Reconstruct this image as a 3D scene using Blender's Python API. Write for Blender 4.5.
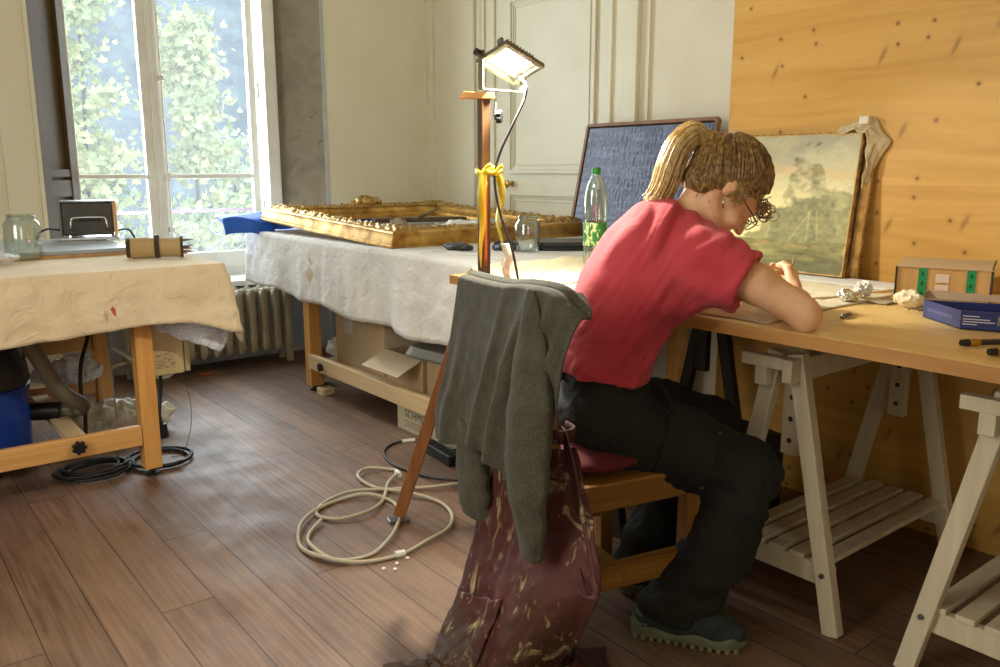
import bpy, bmesh, math, random
import numpy as np
from mathutils import Vector, Matrix, noise as mnoise

for _o in list(bpy.data.objects): bpy.data.objects.remove(_o, do_unlink=True)
SC = bpy.context.scene
COL = SC.collection
R = math.radians

# ------------------------------------------------------------------ camera, world, lights, exposure
cam_d = bpy.data.cameras.new('camera'); cam = bpy.data.objects.new('camera', cam_d); COL.objects.link(cam)
cam.location = (0, 0, 1.2); cam.rotation_euler = (R(90 - 11.13), 0, R(-38.45))
cam_d.sensor_width = 36; cam_d.lens = 834.0 / 1000 * 36; cam_d.clip_start = 0.05; cam_d.clip_end = 400
SC.camera = cam
SC.view_settings.view_transform = 'Standard'; SC.view_settings.look = 'None'
SC.view_settings.gamma = 1.0; SC.view_settings.use_curve_mapping = False
SC.view_settings.exposure = 0.18

w = bpy.data.worlds.new('sky'); SC.world = w; w.use_nodes = True
bg = w.node_tree.nodes['Background']
bg.inputs[0].default_value = (0.84, 0.92, 1.0, 1); bg.inputs[1].default_value = 2.3

def area(name, loc, rot, sx, sy, power, color, spread=180):
    d = bpy.data.lights.new(name, 'AREA'); d.shape = 'RECTANGLE'; d.size = sx; d.size_y = sy
    d.energy = power; d.color = color; d.spread = R(spread)
    o = bpy.data.objects.new(name, d); COL.objects.link(o); o.location = loc; o.rotation_euler = rot
    return o
# daylight entering through the window in view, plus two warm fill lights added out of view
area('window_daylight', (1.68, 5.62, 1.75), (R(-90), 0, 0), 1.1, 2.2, 105, (0.84, 0.92, 1.0))
area('rear_fill_light', (-1.05, -2.75, 1.9), (R(90), 0, 0), .85, 1.7, 12, (1.0, 0.92, 0.74))
area('side_fill_light', (-1.85, 1.75, 1.9), (R(90), 0, R(-90)), 1.3, 1.7, 43, (1.0, 0.92, 0.74))

# ------------------------------------------------------------------ helpers
def tag(o, label=None, cat=None, group=None, kind=None):
    if label: o['label'] = label
    if cat: o['category'] = cat
    if group: o['group'] = group
    if kind: o['kind'] = kind
    return o

def thing(name, label, cat, loc=(0, 0, 0), rz=0.0, group=None, rot=None):
    o = bpy.data.objects.new(name, None); COL.objects.link(o)
    o.location = loc; o.rotation_euler = rot if rot else (0, 0, rz); o.empty_display_size = 0.05
    return tag(o, label, cat, group)

class MB:
    """collects geometry for ONE mesh object"""
    def __init__(s): s.v = []; s.f = []; s.m = []; s.mi = 0
    def add(s, vs, fs):
        b = len(s.v); s.v.extend([tuple(map(float, p)) for p in vs])
        s.f.extend([tuple(b + i for i in f) for f in fs]); s.m.extend([s.mi] * len(fs)); return s
    def box(s, x0, x1, y0, y1, z0, z1, M=None):
        vs = [(x, y, z) for z in (z0, z1) for y in (y0, y1) for x in (x0, x1)]
        if M is not None: vs = [tuple(M @ Vector(v)) for v in vs]
        return s.add(vs, [(0, 2, 3, 1), (4, 5, 7, 6), (0, 1, 5, 4), (2, 6, 7, 3), (0, 4, 6, 2), (1, 3, 7, 5)])
    def bar(s, a, b, w, h, up=(0, 0, 1)):
        a = Vector(a); b = Vector(b); d = (b - a).normalized(); up = Vector(up)
        if abs(d.dot(up)) > 0.98: up = Vector((0, 1, 0))
        side = d.cross(up).normalized(); u = side.cross(d).normalized()
        vs = [p + side * sx * w / 2 + u * sz * h / 2 for p in (a, b) for sz in (-1, 1) for sx in (-1, 1)]
        return s.add(vs, [(0, 1, 3, 2), (4, 6, 7, 5), (0, 4, 5, 1), (2, 3, 7, 6), (0, 2, 6, 4), (1, 5, 7, 3)])
    def tube(s, pts, r, n=8, cap=True):
        pts = [Vector(p) for p in pts]; rs = r if isinstance(r, (list, tuple)) else [r] * len(pts)
        vs = []; prev = None
        for i, p in enumerate(pts):
            d = (pts[min(i + 1, len(pts) - 1)] - pts[max(i - 1, 0)])
            if d.length < 1e-9: d = Vector((0, 0, 1))
            d.normalize()
            if prev is None:
                t = Vector((0, 0, 1)) if abs(d.z) < 0.9 else Vector((1, 0, 0)); u = d.cross(t).normalized()
            else:
                u = prev - d * prev.dot(d)
                u = u.normalized() if u.length > 1e-6 else d.orthogonal().normalized()
            prev = u; w_ = d.cross(u)
            for k in range(n):
                a = 2 * math.pi * k / n; vs.append(p + (u * math.cos(a) + w_ * math.sin(a)) * rs[i])
        fs = []
        for i in range(len(pts) - 1):
            for k in range(n):
                k2 = (k + 1) % n; fs.append((i * n + k, i * n + k2, (i + 1) * n + k2, (i + 1) * n + k))
        if cap:
            fs.append(tuple(range(n - 1, -1, -1))); fs.append(tuple((len(pts) - 1) * n + k for k in range(n)))
        return s.add(vs, fs)
    def lathe(s, prof, n=28, c=(0, 0, 0), M=None):
        vs = []; fs = []
        for (r, z) in prof:
            for k in range(n):
                a = 2 * math.pi * k / n; p = Vector((r * math.cos(a), r * math.sin(a), z))
                if M is not None: p = M @ p
                vs.append((p.x + c[0], p.y + c[1], p.z + c[2]))
        for i in range(len(prof) - 1):
            for k in range(n):
                k2 = (k + 1) % n; fs.append((i * n + k, i * n + k2, (i + 1) * n + k2, (i + 1) * n + k))
        return s.add(vs, fs)
    def grid(s, fn, nu, nv, closed_u=False):
        vs = [fn(i / (nu if closed_u else nu - 1), j / (nv - 1)) for j in range(nv) for i in range(nu)]
        fs = []
        for j in range(nv - 1):
            for i in range(nu if closed_u else nu - 1):
                i2 = (i + 1) % nu; fs.append((j * nu + i, j * nu + i2, (j + 1) * nu + i2, (j + 1) * nu + i))
        return s.add(vs, fs)
    def prism(s, poly, z0, z1, M=None):
        n = len(poly); vs = [Vector((x, y, z0)) for x, y in poly] + [Vector((x, y, z1)) for x, y in poly]
        if M is not None: vs = [M @ v for v in vs]
        return s.add(vs, [tuple(range(n - 1, -1, -1)), tuple(range(n, 2 * n))] + [(i, (i + 1) % n, n + (i + 1) % n, n + i) for i in range(n)])

def world_mat(o):
    M = Matrix.Translation(o.location) @ o.rotation_euler.to_matrix().to_4x4() @ Matrix.Diagonal((*o.scale, 1))
    return world_mat(o.parent) @ o.matrix_parent_inverse @ M if o.parent else M

def put(name, mb, m, parent=None, world=False, smooth=None, bev=0.0, solid=0.0, sub=0):
    """link a mesh builder as ONE object; world=True: vertices are world coordinates"""
    me = bpy.data.meshes.new(name)
    me.from_pydata(mb.v, [], mb.f); me.update()
    bm = bmesh.new(); bm.from_mesh(me); bmesh.ops.recalc_face_normals(bm, faces=bm.faces); bm.to_mesh(me); bm.free()
    ms = m if isinstance(m, (list, tuple)) else [m]
    for q in ms: me.materials.append(q)
    if len(ms) > 1: me.polygons.foreach_set('material_index', mb.m)
    o = bpy.data.objects.new(name, me); COL.objects.link(o)
    if parent is not None:
        o.parent = parent
        if world:
            chain = world_mat(parent)
            o.matrix_parent_inverse = chain.inverted()
    if smooth:
        me.polygons.foreach_set('use_smooth', [True] * len(me.polygons))
        if smooth is not True:
            try: me.set_sharp_from_angle(angle=R(smooth))
            except Exception: pass
    if solid:
        q = o.modifiers.new('Solidify', 'SOLIDIFY'); q.thickness = solid; q.offset = 0
    if bev:
        q = o.modifiers.new('Bevel', 'BEVEL'); q.width = bev; q.segments = 2; q.limit_method = 'ANGLE'; q.angle_limit = R(40)
    if sub:
        q = o.modifiers.new('Subdivision', 'SUBSURF'); q.levels = sub; q.render_levels = sub
    return o

def struct(name, mb, m, parent=None, **k):
    o = put(name, mb, m, parent, **k)
    if parent is None: o['kind'] = 'structure'
    return o

def spline(pts, n=8):
    """Catmull-Rom through points"""
    P = [Vector(p) for p in pts]; out = []
    for i in range(len(P) - 1):
        a = P[max(i - 1, 0)]; b = P[i]; c = P[i + 1]; d = P[min(i + 2, len(P) - 1)]
        for k in range(n):
            t = k / n
            out.append(0.5 * ((2 * b) + (c - a) * t + (2 * a - 5 * b + 4 * c - d) * t * t + (3 * b - a - 3 * c + d) * t ** 3))
    out.append(P[-1]); return out

def nz(x, y=0.0, z=0.0): return mnoise.noise(Vector((x, y, z)))
def interp(xs, ys, x): return float(np.interp(x, xs, ys))

def copy_tree(o, parent=None):
    c = o.copy(); COL.objects.link(c); c.parent = parent
    for ch in list(o.children): copy_tree(ch, c)
    return c

# ------------------------------------------------------------------ materials
def s2l(c):
    return tuple((x / 12.92 if x <= 0.04045 else ((x + 0.055) / 1.055) ** 2.4) for x in (v / 255.0 for v in c))
class NT:
    def __init__(s, name):
        s.m = bpy.data.materials.new(name); s.m.use_nodes = True; s.t = s.m.node_tree; s.n = s.t.nodes
        s.b = s.n['Principled BSDF']
    def node(s, t, **k):
        q = s.n.new(t)
        for a, v in k.items():
            if a.startswith('i_'): q.inputs[a[2:].replace('_', ' ')].default_value = v
            else: setattr(q, a, v)
        return q
    def link(s, a, b): s.t.links.new(a, b)
    def coords(s, scale=(1, 1, 1), rot=(0, 0, 0), loc=(0, 0, 0)):
        c = s.node('ShaderNodeTexCoord'); mp = s.node('ShaderNodeMapping')
        mp.inputs['Scale'].default_value = scale; mp.inputs['Rotation'].default_value = rot; mp.inputs['Location'].default_value = loc
        s.link(c.outputs['Object'], mp.inputs['Vector']); return mp.outputs[0]
    def noise(s, vec, scale, detail=4, rough=0.55, dist=0.0):
        q = s.node('ShaderNodeTexNoise'); s.link(vec, q.inputs['Vector'])
        q.inputs['Scale'].default_value = scale; q.inputs['Detail'].default_value = detail
        q.inputs['Roughness'].default_value = rough; q.inputs['Distortion'].default_value = dist; return q.outputs[0]
    def ramp(s, f, stops, interp='LINEAR'):
        q = s.node('ShaderNodeValToRGB'); q.color_ramp.interpolation = interp; e = q.color_ramp.elements
        while len(e) > 1: e.remove(e[-1])
        e[0].position = stops[0][0]; e[0].color = (*stops[0][1], 1)
        for p, c in stops[1:]:
            x = e.new(p); x.color = (*c, 1)
        s.link(f, q.inputs[0]); return q.outputs[0]
    def mix(s, f, a, b, mode='MIX'):
        q = s.node('ShaderNodeMix', data_type='RGBA', blend_type=mode)
        for sock, v in ((0, f), (6, a), (7, b)):
            if isinstance(v, (int, float)): q.inputs[sock].default_value = v
            elif isinstance(v, tuple): q.inputs[sock].default_value = (*v, 1)
            else: s.link(v, q.inputs[sock])
        return q.outputs[2]
    def math(s, op, a, b=0.0, c=None):
        q = s.node('ShaderNodeMath', operation=op)
        for i, v in enumerate((a, b, c)):
            if v is None: continue
            if isinstance(v, (int, float)): q.inputs[i].default_value = v
            else: s.link(v, q.inputs[i])
        return q.outputs[0]
    def bump(s, h, strength=0.3, dist=0.01):
        q = s.node('ShaderNodeBump'); q.inputs['Strength'].default_value = strength; q.inputs['Distance'].default_value = dist
        s.link(h, q.inputs['Height']); s.link(q.outputs[0], s.b.inputs['Normal'])

def mat(name, c1, c2=None, scale=8, rough=0.6, metal=0.0, stretch=(1, 1, 1), bump=0.0, bscale=None, bdist=0.005, lo=0.35, hi=0.65, detail=4, sheen=0.0, alpha=None, trans=0.0, emis=None, coat=0.0, sss=0.0):
    n = NT(name); b = n.b; c1 = s2l(c1)
    b.inputs['Roughness'].default_value = rough; b.inputs['Metallic'].default_value = metal
    v = n.coords(stretch)
    if c2 is not None:
        f = n.noise(v, scale, detail); n.link(n.ramp(f, [(lo, c1), (hi, s2l(c2))]), b.inputs['Base Color'])
    else: b.inputs['Base Color'].default_value = (*c1, 1)
    if bump: n.bump(n.noise(v, bscale or scale, 5), bump, bdist)
    if sheen: b.inputs['Sheen Weight'].default_value = sheen
    if coat: b.inputs['Coat Weight'].default_value = coat
    if trans: b.inputs['Transmission Weight'].default_value = trans
    if sss:
        b.inputs['Subsurface Weight'].default_value = sss; b.inputs['Subsurface Radius'].default_value = (0.02, 0.008, 0.004); b.inputs['Subsurface Scale'].default_value = 0.5
    if emis: b.inputs['Emission Color'].default_value = (*emis[0], 1); b.inputs['Emission Strength'].default_value = emis[1]
    return n.m

def wood(name, c1, c2, c3, axis=0, scale=1.0, rough=0.5, knots=0.0, bump=0.08, grain=1.0, density=2.2):
    """plank wood, grain along an object axis, with dark knots"""
    n = NT(name); n.b.inputs['Roughness'].default_value = rough
    st = [14 * scale] * 3; st[axis] = 0.9 * scale
    v = n.coords(tuple(st)); f = n.noise(v, 1.3, 6, 0.6, 1.2)
    col = n.ramp(f, [(0.3, s2l(c1)), (0.5, s2l(c2)), (0.72, s2l(c3))])
    st2 = [60 * scale] * 3; st2[axis] = 1.5 * scale
    g = n.noise(n.coords(tuple(st2)), 1.0, 3)
    col = n.mix(0.35 * grain, col, n.ramp(g, [(0.35, s2l(c3)), (0.6, s2l(c1))]))
    if knots:
        ks = [density] * 3; ks[axis] = density * 0.75
        vo = n.node('ShaderNodeTexVoronoi', feature='F1'); n.link(n.coords(tuple(ks)), vo.inputs['Vector'])
        k = n.ramp(vo.outputs['Distance'], [(0.0, (1, 1, 1)), (0.03, (1, 1, 1)), (0.075, (0.18, 0.18, 0.18)), (0.12, (0, 0, 0))])
        sepc = n.node('ShaderNodeSeparateColor'); n.link(vo.outputs['Color'], sepc.inputs[0])
        gate = n.math('GREATER_THAN', sepc.outputs[0], 0.45)
        kk = n.math('MULTIPLY', n.math('MULTIPLY', k, gate), knots)
        col = n.mix(kk, col, s2l((112, 66, 22)))
    n.link(col, n.b.inputs['Base Color'])
    if bump: n.bump(g, bump, 0.002)
    return n.m

def glass(name, tint=(0.95, 0.97, 0.96), gloss=0.08, rough=0.02):
    n = NT(name); n.n.remove(n.b)
    out = n.n['Material Output']; t = n.node('ShaderNodeBsdfTransparent'); t.inputs[0].default_value = (*tint, 1)
    g = n.node('ShaderNodeBsdfGlossy'); g.inputs['Roughness'].default_value = rough
    fr = n.node('ShaderNodeLayerWeight'); fr.inputs[0].default_value = 0.35
    k = n.math('ADD', n.math('MULTIPLY', fr.outputs['Facing'], 0.45), gloss)
    mx = n.node('ShaderNodeMixShader'); n.link(k, mx.inputs[0]); n.link(t.outputs[0], mx.inputs[1]); n.link(g.outputs[0], mx.inputs[2])
    n.link(mx.outputs[0], out.inputs[0]); return n.m

def plastic_film(name, col=(0.9, 0.92, 0.95), alpha=0.45, rough=0.2):
    n = NT(name); b = n.b; b.inputs['Base Color'].default_value = (*col, 1); b.inputs['Roughness'].default_value = rough
    v = n.coords((1, 1, 1)); f = n.noise(v, 60, 3); b.inputs['Alpha'].default_value = alpha
    n.bump(f, 0.6, 0.004); return n.m

def attr_mat(name, rough=0.5, bump=0.0, bscale=60, bstretch=(1, 1, 1), coat=0.0):
    n = NT(name); a = n.node('ShaderNodeAttribute', attribute_name='Col'); n.link(a.outputs['Color'], n.b.inputs['Base Color'])
    n.b.inputs['Roughness'].default_value = rough; n.b.inputs['Coat Weight'].default_value = coat
    if bump: n.bump(n.noise(n.coords(bstretch), bscale, 4), bump, 0.004)
    return n.m

def cloth_mat(name, c1, c2, weave=400, rough=0.9, blot=6, stains=None, bump=0.25, sheen=0.2, crease=0.0, cs=13):
    n = NT(name); b = n.b; b.inputs['Roughness'].default_value = rough; b.inputs['Sheen Weight'].default_value = sheen
    v = n.coords(); f = n.noise(v, blot, 5, 0.6); col = n.ramp(f, [(0.35, s2l(c1)), (0.65, s2l(c2))])
    if stains:
        g = n.noise(v, stains[1], 6, 0.65, 0.6); k = n.ramp(g, [(stains[2], (0, 0, 0)), (stains[2] + 0.04, (1, 1, 1))])
        col = n.mix(k, col, s2l(stains[0]))
    n.link(col, b.inputs['Base Color'])
    h = n.noise(v, weave, 2)
    if crease:
        h2 = n.noise(v, cs, 4, 0.5, 0.8); rdg = n.math('MULTIPLY', n.math('ABSOLUTE', n.math('SUBTRACT', h2, 0.5)), -crease)
        h = n.math('ADD', n.math('MULTIPLY', h, 0.12), rdg); n.bump(h, bump, 0.02)
    else: n.bump(h, bump, 0.002)
    return n.m

# ------------------------------------------------------------------ signed distance modelling (numpy) for bodies, clothes, crumpled things
def hashn(ix, iy, iz, seed):
    h = (ix * 374761393 + iy * 668265263 + iz * 2147483647 + seed * 1274126177) & 0xffffffff
    h = ((h ^ (h >> 13)) * 1274126177) & 0xffffffff
    return ((h ^ (h >> 16)) & 0xffff) / 32767.5 - 1.0
def vnoise(P, freq, seed=0):
    Q = np.asarray(P, float) * np.asarray(freq, float) + 1000.0
    I = np.floor(Q).astype(np.int64); F = Q - I; F = F * F * (3 - 2 * F); r = 0
    for dx in (0, 1):
        for dy in (0, 1):
            for dz in (0, 1):
                wgt = (F[:, 0] if dx else 1 - F[:, 0]) * (F[:, 1] if dy else 1 - F[:, 1]) * (F[:, 2] if dz else 1 - F[:, 2])
                r = r + wgt * hashn(I[:, 0] + dx, I[:, 1] + dy, I[:, 2] + dz, seed)
    return r
class Vox:
    def __init__(s, lo, hi, h):
        s.lo = np.array(lo, float); s.h = h; s.n = np.ceil((np.array(hi) - s.lo) / h).astype(int) + 1
        s.D = np.full(tuple(s.n), 0.08, np.float32)
    def region(s, lo, hi):
        a = np.clip(np.floor((np.array(lo) - s.lo) / s.h).astype(int), 0, s.n); b = np.clip(np.ceil((np.array(hi) - s.lo) / s.h).astype(int) + 1, 0, s.n)
        ax = [s.lo[i] + s.h * np.arange(a[i], b[i]) for i in range(3)]
        return tuple(slice(a[i], b[i]) for i in range(3)), np.stack(np.meshgrid(*ax, indexing='ij'), -1)
    def merge(s, sl, d, k, mode):
        A = s.D[sl]
        if mode == 'sub': d = -d; h = np.clip(0.5 - 0.5 * (A - d) / k, 0, 1); s.D[sl] = A * (1 - h) + d * h + k * h * (1 - h)
        else: h = np.clip(0.5 + 0.5 * (A - d) / k, 0, 1); s.D[sl] = A * (1 - h) + d * h - k * h * (1 - h)
    def cap(s, a, b, r1, r2, k=0.02, flat=None, fs=1.0, mode='add'):
        """tapered capsule; flat = unit axis along which the section is scaled by fs"""
        a = np.array(a, float); b = np.array(b, float); m = max(r1, r2) * max(1, fs) + 0.03 + k
        sl, P = s.region(np.minimum(a, b) - m, np.maximum(a, b) + m)
        if P.size == 0: return s
        d = b - a; L2 = max(d @ d, 1e-9); t = np.clip(((P - a) @ d) / L2, 0, 1); q = P - (a + t[..., None] * d)
        if flat is not None:
            n = np.array(flat, float); n /= np.linalg.norm(n); q = q + (q @ n)[..., None] * n * (1 / fs - 1)
        s.merge(sl, (np.sqrt((q ** 2).sum(-1)) - (r1 + (r2 - r1) * t)) * (min(1, fs) if flat is not None else 1), k, mode); return s
    def chain(s, pts, rs, k=0.02, flat=None, fs=1.0):
        for i in range(len(pts) - 1): s.cap(pts[i], pts[i + 1], rs[i], rs[i + 1], k, flat, fs)
        return s
    def ell(s, c, r, axes=None, k=0.02, mode='add'):
        c = np.array(c, float); r = np.array(r, float); m = r.max() + 0.03 + k
        sl, P = s.region(c - m, c + m)
        if P.size == 0: return s
        q = P - c
        if axes is not None: q = q @ np.array(axes, float).T
        l = np.sqrt(((q / r) ** 2).sum(-1)); l2 = np.sqrt(((q / (r * r)) ** 2).sum(-1)) + 1e-9
        s.merge(sl, l * (l - 1) / l2, k, mode); return s
    def mesh(s, disp=None, passes=2):
        D = s.D; S = D < 0
        c = [S[a:S.shape[0] - 1 + a, b:S.shape[1] - 1 + b, e:S.shape[2] - 1 + e] for a in (0, 1) for b in (0, 1) for e in (0, 1)]
        cnt = sum(x.astype(np.int8) for x in c); act = (cnt > 0) & (cnt < 8); idx = np.argwhere(act)
        vid = np.full(act.shape, -1, np.int64); vid[tuple(idx.T)] = np.arange(len(idx))
        acc = np.zeros((len(idx), 3)); num = np.zeros(len(idx))
        for ax in range(3):
            o1, o2 = [q for q in range(3) if q != ax]
            for p in (0, 1):
                for q in (0, 1):
                    o = np.zeros(3, int); o[o1] = p; o[o2] = q; A = idx + o; B = A.copy(); B[:, ax] += 1
                    da = D[tuple(A.T)]; db = D[tuple(B.T)]; mk = (da < 0) != (db < 0)
                    t = np.where(mk, da / np.where(mk, da - db, 1), 0); pos = A + np.zeros((1, 3)); pos[:, ax] += t
                    acc[mk] += pos[mk]; num[mk] += 1
        V = acc / num[:, None]; faces = []
        for ax in range(3):
            o1, o2 = (ax + 1) % 3, (ax + 2) % 3
            A = [slice(1, -1)] * 3; A[ax] = slice(0, -1); B = list(A); B[ax] = slice(1, None)
            a = S[tuple(A)]; b = S[tuple(B)]
            e = np.argwhere(a != b)
            if len(e) == 0: continue
            off = np.array([1, 1, 1]); off[ax] = 0; g = e + off; sg = a[tuple(e.T)]
            q = []
            for p, r_ in ((0, 0), (1, 0), (1, 1), (0, 1)):
                h = g.copy(); h[:, o1] -= p; h[:, o2] -= r_; q.append(vid[tuple(h.T)])
            q = np.stack(q, 1); q[~sg] = q[~sg][:, ::-1]; faces.append(q[:, ::-1])
        F = np.concatenate(faces); F = F[(F >= 0).all(1)]
        W = s.lo + V * s.h
        # laplacian smoothing, one light pass
        for _ in range(passes):
            su = np.zeros_like(W); ct = np.zeros(len(W))
            for i in range(4):
                j = (i + 1) % 4
                np.add.at(su, F[:, i], W[F[:, j]]); np.add.at(su, F[:, j], W[F[:, i]]); np.add.at(ct, F[:, i], 1); np.add.at(ct, F[:, j], 1)
            W = W * 0.5 + 0.5 * su / np.maximum(ct, 1)[:, None]
        if disp is not None:
            G = np.gradient(D); ii = np.clip(np.round(V).astype(int), 0, np.array(D.shape) - 1)
            N = np.stack([g[tuple(ii.T)] for g in G], 1); N /= np.linalg.norm(N, axis=1)[:, None] + 1e-9
            W = W + N * disp(W)[:, None]
        mb = MB(); mb.v = [tuple(p) for p in W.tolist()]; mb.f = [tuple(q) for q in F.tolist()]; mb.m = [0] * len(mb.f)
        return mb
    def clip(s, p, n):
        """cut away everything on the side the normal points to"""
        ax = [s.lo[i] + s.h * np.arange(s.n[i]) for i in range(3)]
        P = np.stack(np.meshgrid(*ax, indexing='ij'), -1); n = np.array(n, float); n /= np.linalg.norm(n)
        s.D = np.maximum(s.D, ((P - np.array(p, float)) @ n).astype(np.float32)); return s

# ------------------------------------------------------------------ materials of the place
M_plaster = NT('cream_wall_paint')
def _plaster():
    n = M_plaster; v = n.coords(); f = n.noise(v, 2.2, 5); c = n.ramp(f, [(0.3, s2l((222, 215, 190))), (0.7, s2l((230, 224, 202)))])
    g = n.noise(n.coords(loc=(4, 2, 1)), 16, 3); k = n.ramp(g, [(0.73, (0, 0, 0)), (0.78, (1, 1, 1))])
    c = n.mix(n.math('MULTIPLY', k, 0.35), c, s2l((176, 160, 128)))
    n.link(c, n.b.inputs['Base Color']); n.b.inputs['Roughness'].default_value = 0.55; n.bump(n.noise(v, 30, 4), 0.12, 0.004)
_plaster(); M_plaster = M_plaster.m
M_greyplaster = NT('bare_grey_plaster')
def _gp():
    n = M_greyplaster; v = n.coords(); f = n.noise(v, 5, 6, 0.6, 0.8); c = n.ramp(f, [(0.3, s2l((130, 126, 112))), (0.55, s2l((158, 150, 132))), (0.75, s2l((142, 130, 104)))])
    g = n.noise(v, 9, 5, 0.6, 1.5); k = n.ramp(g, [(0.66, (0, 0, 0)), (0.68, (1, 1, 1))])
    c = n.mix(n.math('MULTIPLY', k, 0.6), c, s2l((92, 82, 62)))
    n.link(c, n.b.inputs['Base Color']); n.b.inputs['Roughness'].default_value = 0.85; n.bump(f, 0.35, 0.01)
_gp(); M_greyplaster = M_greyplaster.m
M_under = mat('whitewashed_plaster', (176, 180, 186), (196, 198, 200), 4, 0.8, bump=0.3, bscale=18)
M_white = mat('white_window_paint', (226, 224, 214), (236, 234, 226), 6, 0.4)
M_doorp = mat('aged_door_paint', (216, 210, 184), (224, 219, 196), 3, 0.45, bump=0.08, bscale=20)
M_board = mat('pale_wallboard', (222, 212, 188), (228, 220, 198), 3, 0.6)
M_brownp = mat('brown_shutter_paint', (72, 52, 22), (84, 64, 30), 4, 0.5)
M_iron = mat('wrought_iron', (150, 144, 160), (128, 124, 140), 20, 0.5)
M_black = mat('black_plastic', (22, 22, 24), rough=0.45)
M_blackwood = mat('black_painted_wood', (20, 20, 22), (30, 29, 30), 10, 0.55)
M_greym = mat('grey_metal', (120, 120, 118), rough=0.35, metal=0.8)
M_chrome = mat('polished_steel', (200, 200, 200), rough=0.18, metal=1.0)
M_brass = mat('brass', (200, 160, 80), rough=0.3, metal=1.0)

def _floor():
    n = NT('worn_floorboards'); b = n.b
    c = n.node('ShaderNodeTexCoord'); sx = n.node('ShaderNodeSeparateXYZ'); n.link(c.outputs['Object'], sx.inputs[0])
    W_ = 0.145
    xs = n.math('DIVIDE', sx.outputs[0], W_); idx = n.math('FLOOR', xs); fr = n.math('FRACT', xs)
    wn = n.node('ShaderNodeTexWhiteNoise', noise_dimensions='1D'); n.link(idx, wn.inputs['W'])
    yo = n.math('ADD', n.math('DIVIDE', sx.outputs[1], 2.3), n.math('MULTIPLY', wn.outputs[0], 7.0))
    yi = n.math('FLOOR', yo); yf = n.math('FRACT', yo)
    wn2 = n.node('ShaderNodeTexWhiteNoise', noise_dimensions='2D'); cb = n.node('ShaderNodeCombineXYZ'); n.link(idx, cb.inputs[0]); n.link(yi, cb.inputs[1]); n.link(cb.outputs[0], wn2.inputs['Vector'])
    # grain
    cg = n.node('ShaderNodeCombineXYZ'); n.link(n.math('MULTIPLY', sx.outputs[0], 26), cg.inputs[0]); n.link(n.math('MULTIPLY', sx.outputs[1], 1.6), cg.inputs[1]); n.link(n.math('MULTIPLY', wn2.outputs[0], 30), cg.inputs[2])
    g = n.noise(cg.outputs[0], 1.0, 6, 0.6, 1.0)
    cg2 = n.node('ShaderNodeCombineXYZ'); n.link(n.math('MULTIPLY', sx.outputs[0], 110), cg2.inputs[0]); n.link(n.math('MULTIPLY', sx.outputs[1], 3.0), cg2.inputs[1]); n.link(n.math('MULTIPLY', wn2.outputs[0], 30), cg2.inputs[2])
    g2 = n.noise(cg2.outputs[0], 1.0, 3)
    col = n.ramp(g, [(0.25, s2l((104, 81, 66))), (0.5, s2l((136, 110, 92))), (0.75, s2l((156, 130, 112)))])
    tone = n.ramp(wn2.outputs[0], [(0.0, s2l((186, 176, 168))), (0.5, s2l((214, 204, 196))), (1.0, s2l((242, 230, 216)))])
    col = n.mix(1.0, col, tone, 'MULTIPLY')
    col = n.mix(0.3, col, n.ramp(g2, [(0.35, s2l((150, 116, 88))), (0.6, s2l((84, 58, 42)))]))
    # pale wear and dull patches
    wr = n.noise(n.coords((1, 0.5, 1)), 2.4, 5, 0.6, 0.6)
    col = n.mix(n.math('MULTIPLY', n.ramp(wr, [(0.45, (0, 0, 0)), (0.7, (1, 1, 1))]), 0.35), col, s2l((160, 134, 116)))
    sp = n.noise(n.coords((1, 1, 1), loc=(3, 1, 0)), 11, 3); col = n.mix(n.ramp(sp, [(0.76, (0, 0, 0)), (0.78, (1, 1, 1))]), col, s2l((58, 42, 32)))
    # gaps between the boards and butt joints
    e = n.math('MINIMUM', fr, n.math('SUBTRACT', 1.0, fr)); gap = n.math('LESS_THAN', e, 0.014)
    e2 = n.math('MINIMUM', yf, n.math('SUBTRACT', 1.0, yf)); gap2 = n.math('LESS_THAN', e2, 0.0011)
    gp = n.math('MAXIMUM', gap, gap2)
    col = n.mix(n.math('MULTIPLY', gp, 0.75), col, s2l((48, 34, 26)))
    n.link(col, b.inputs['Base Color'])
    n.link(n.ramp(n.noise(n.coords(), 5, 4), [(0.3, (0.46,) * 3), (0.7, (0.64,) * 3)]), b.inputs['Roughness'])
    h = n.math('SUBTRACT', n.math('MULTIPLY', g2, 0.25), gp); n.bump(h, 0.35, 0.003)
    return n.m
M_floor = _floor()

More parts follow.
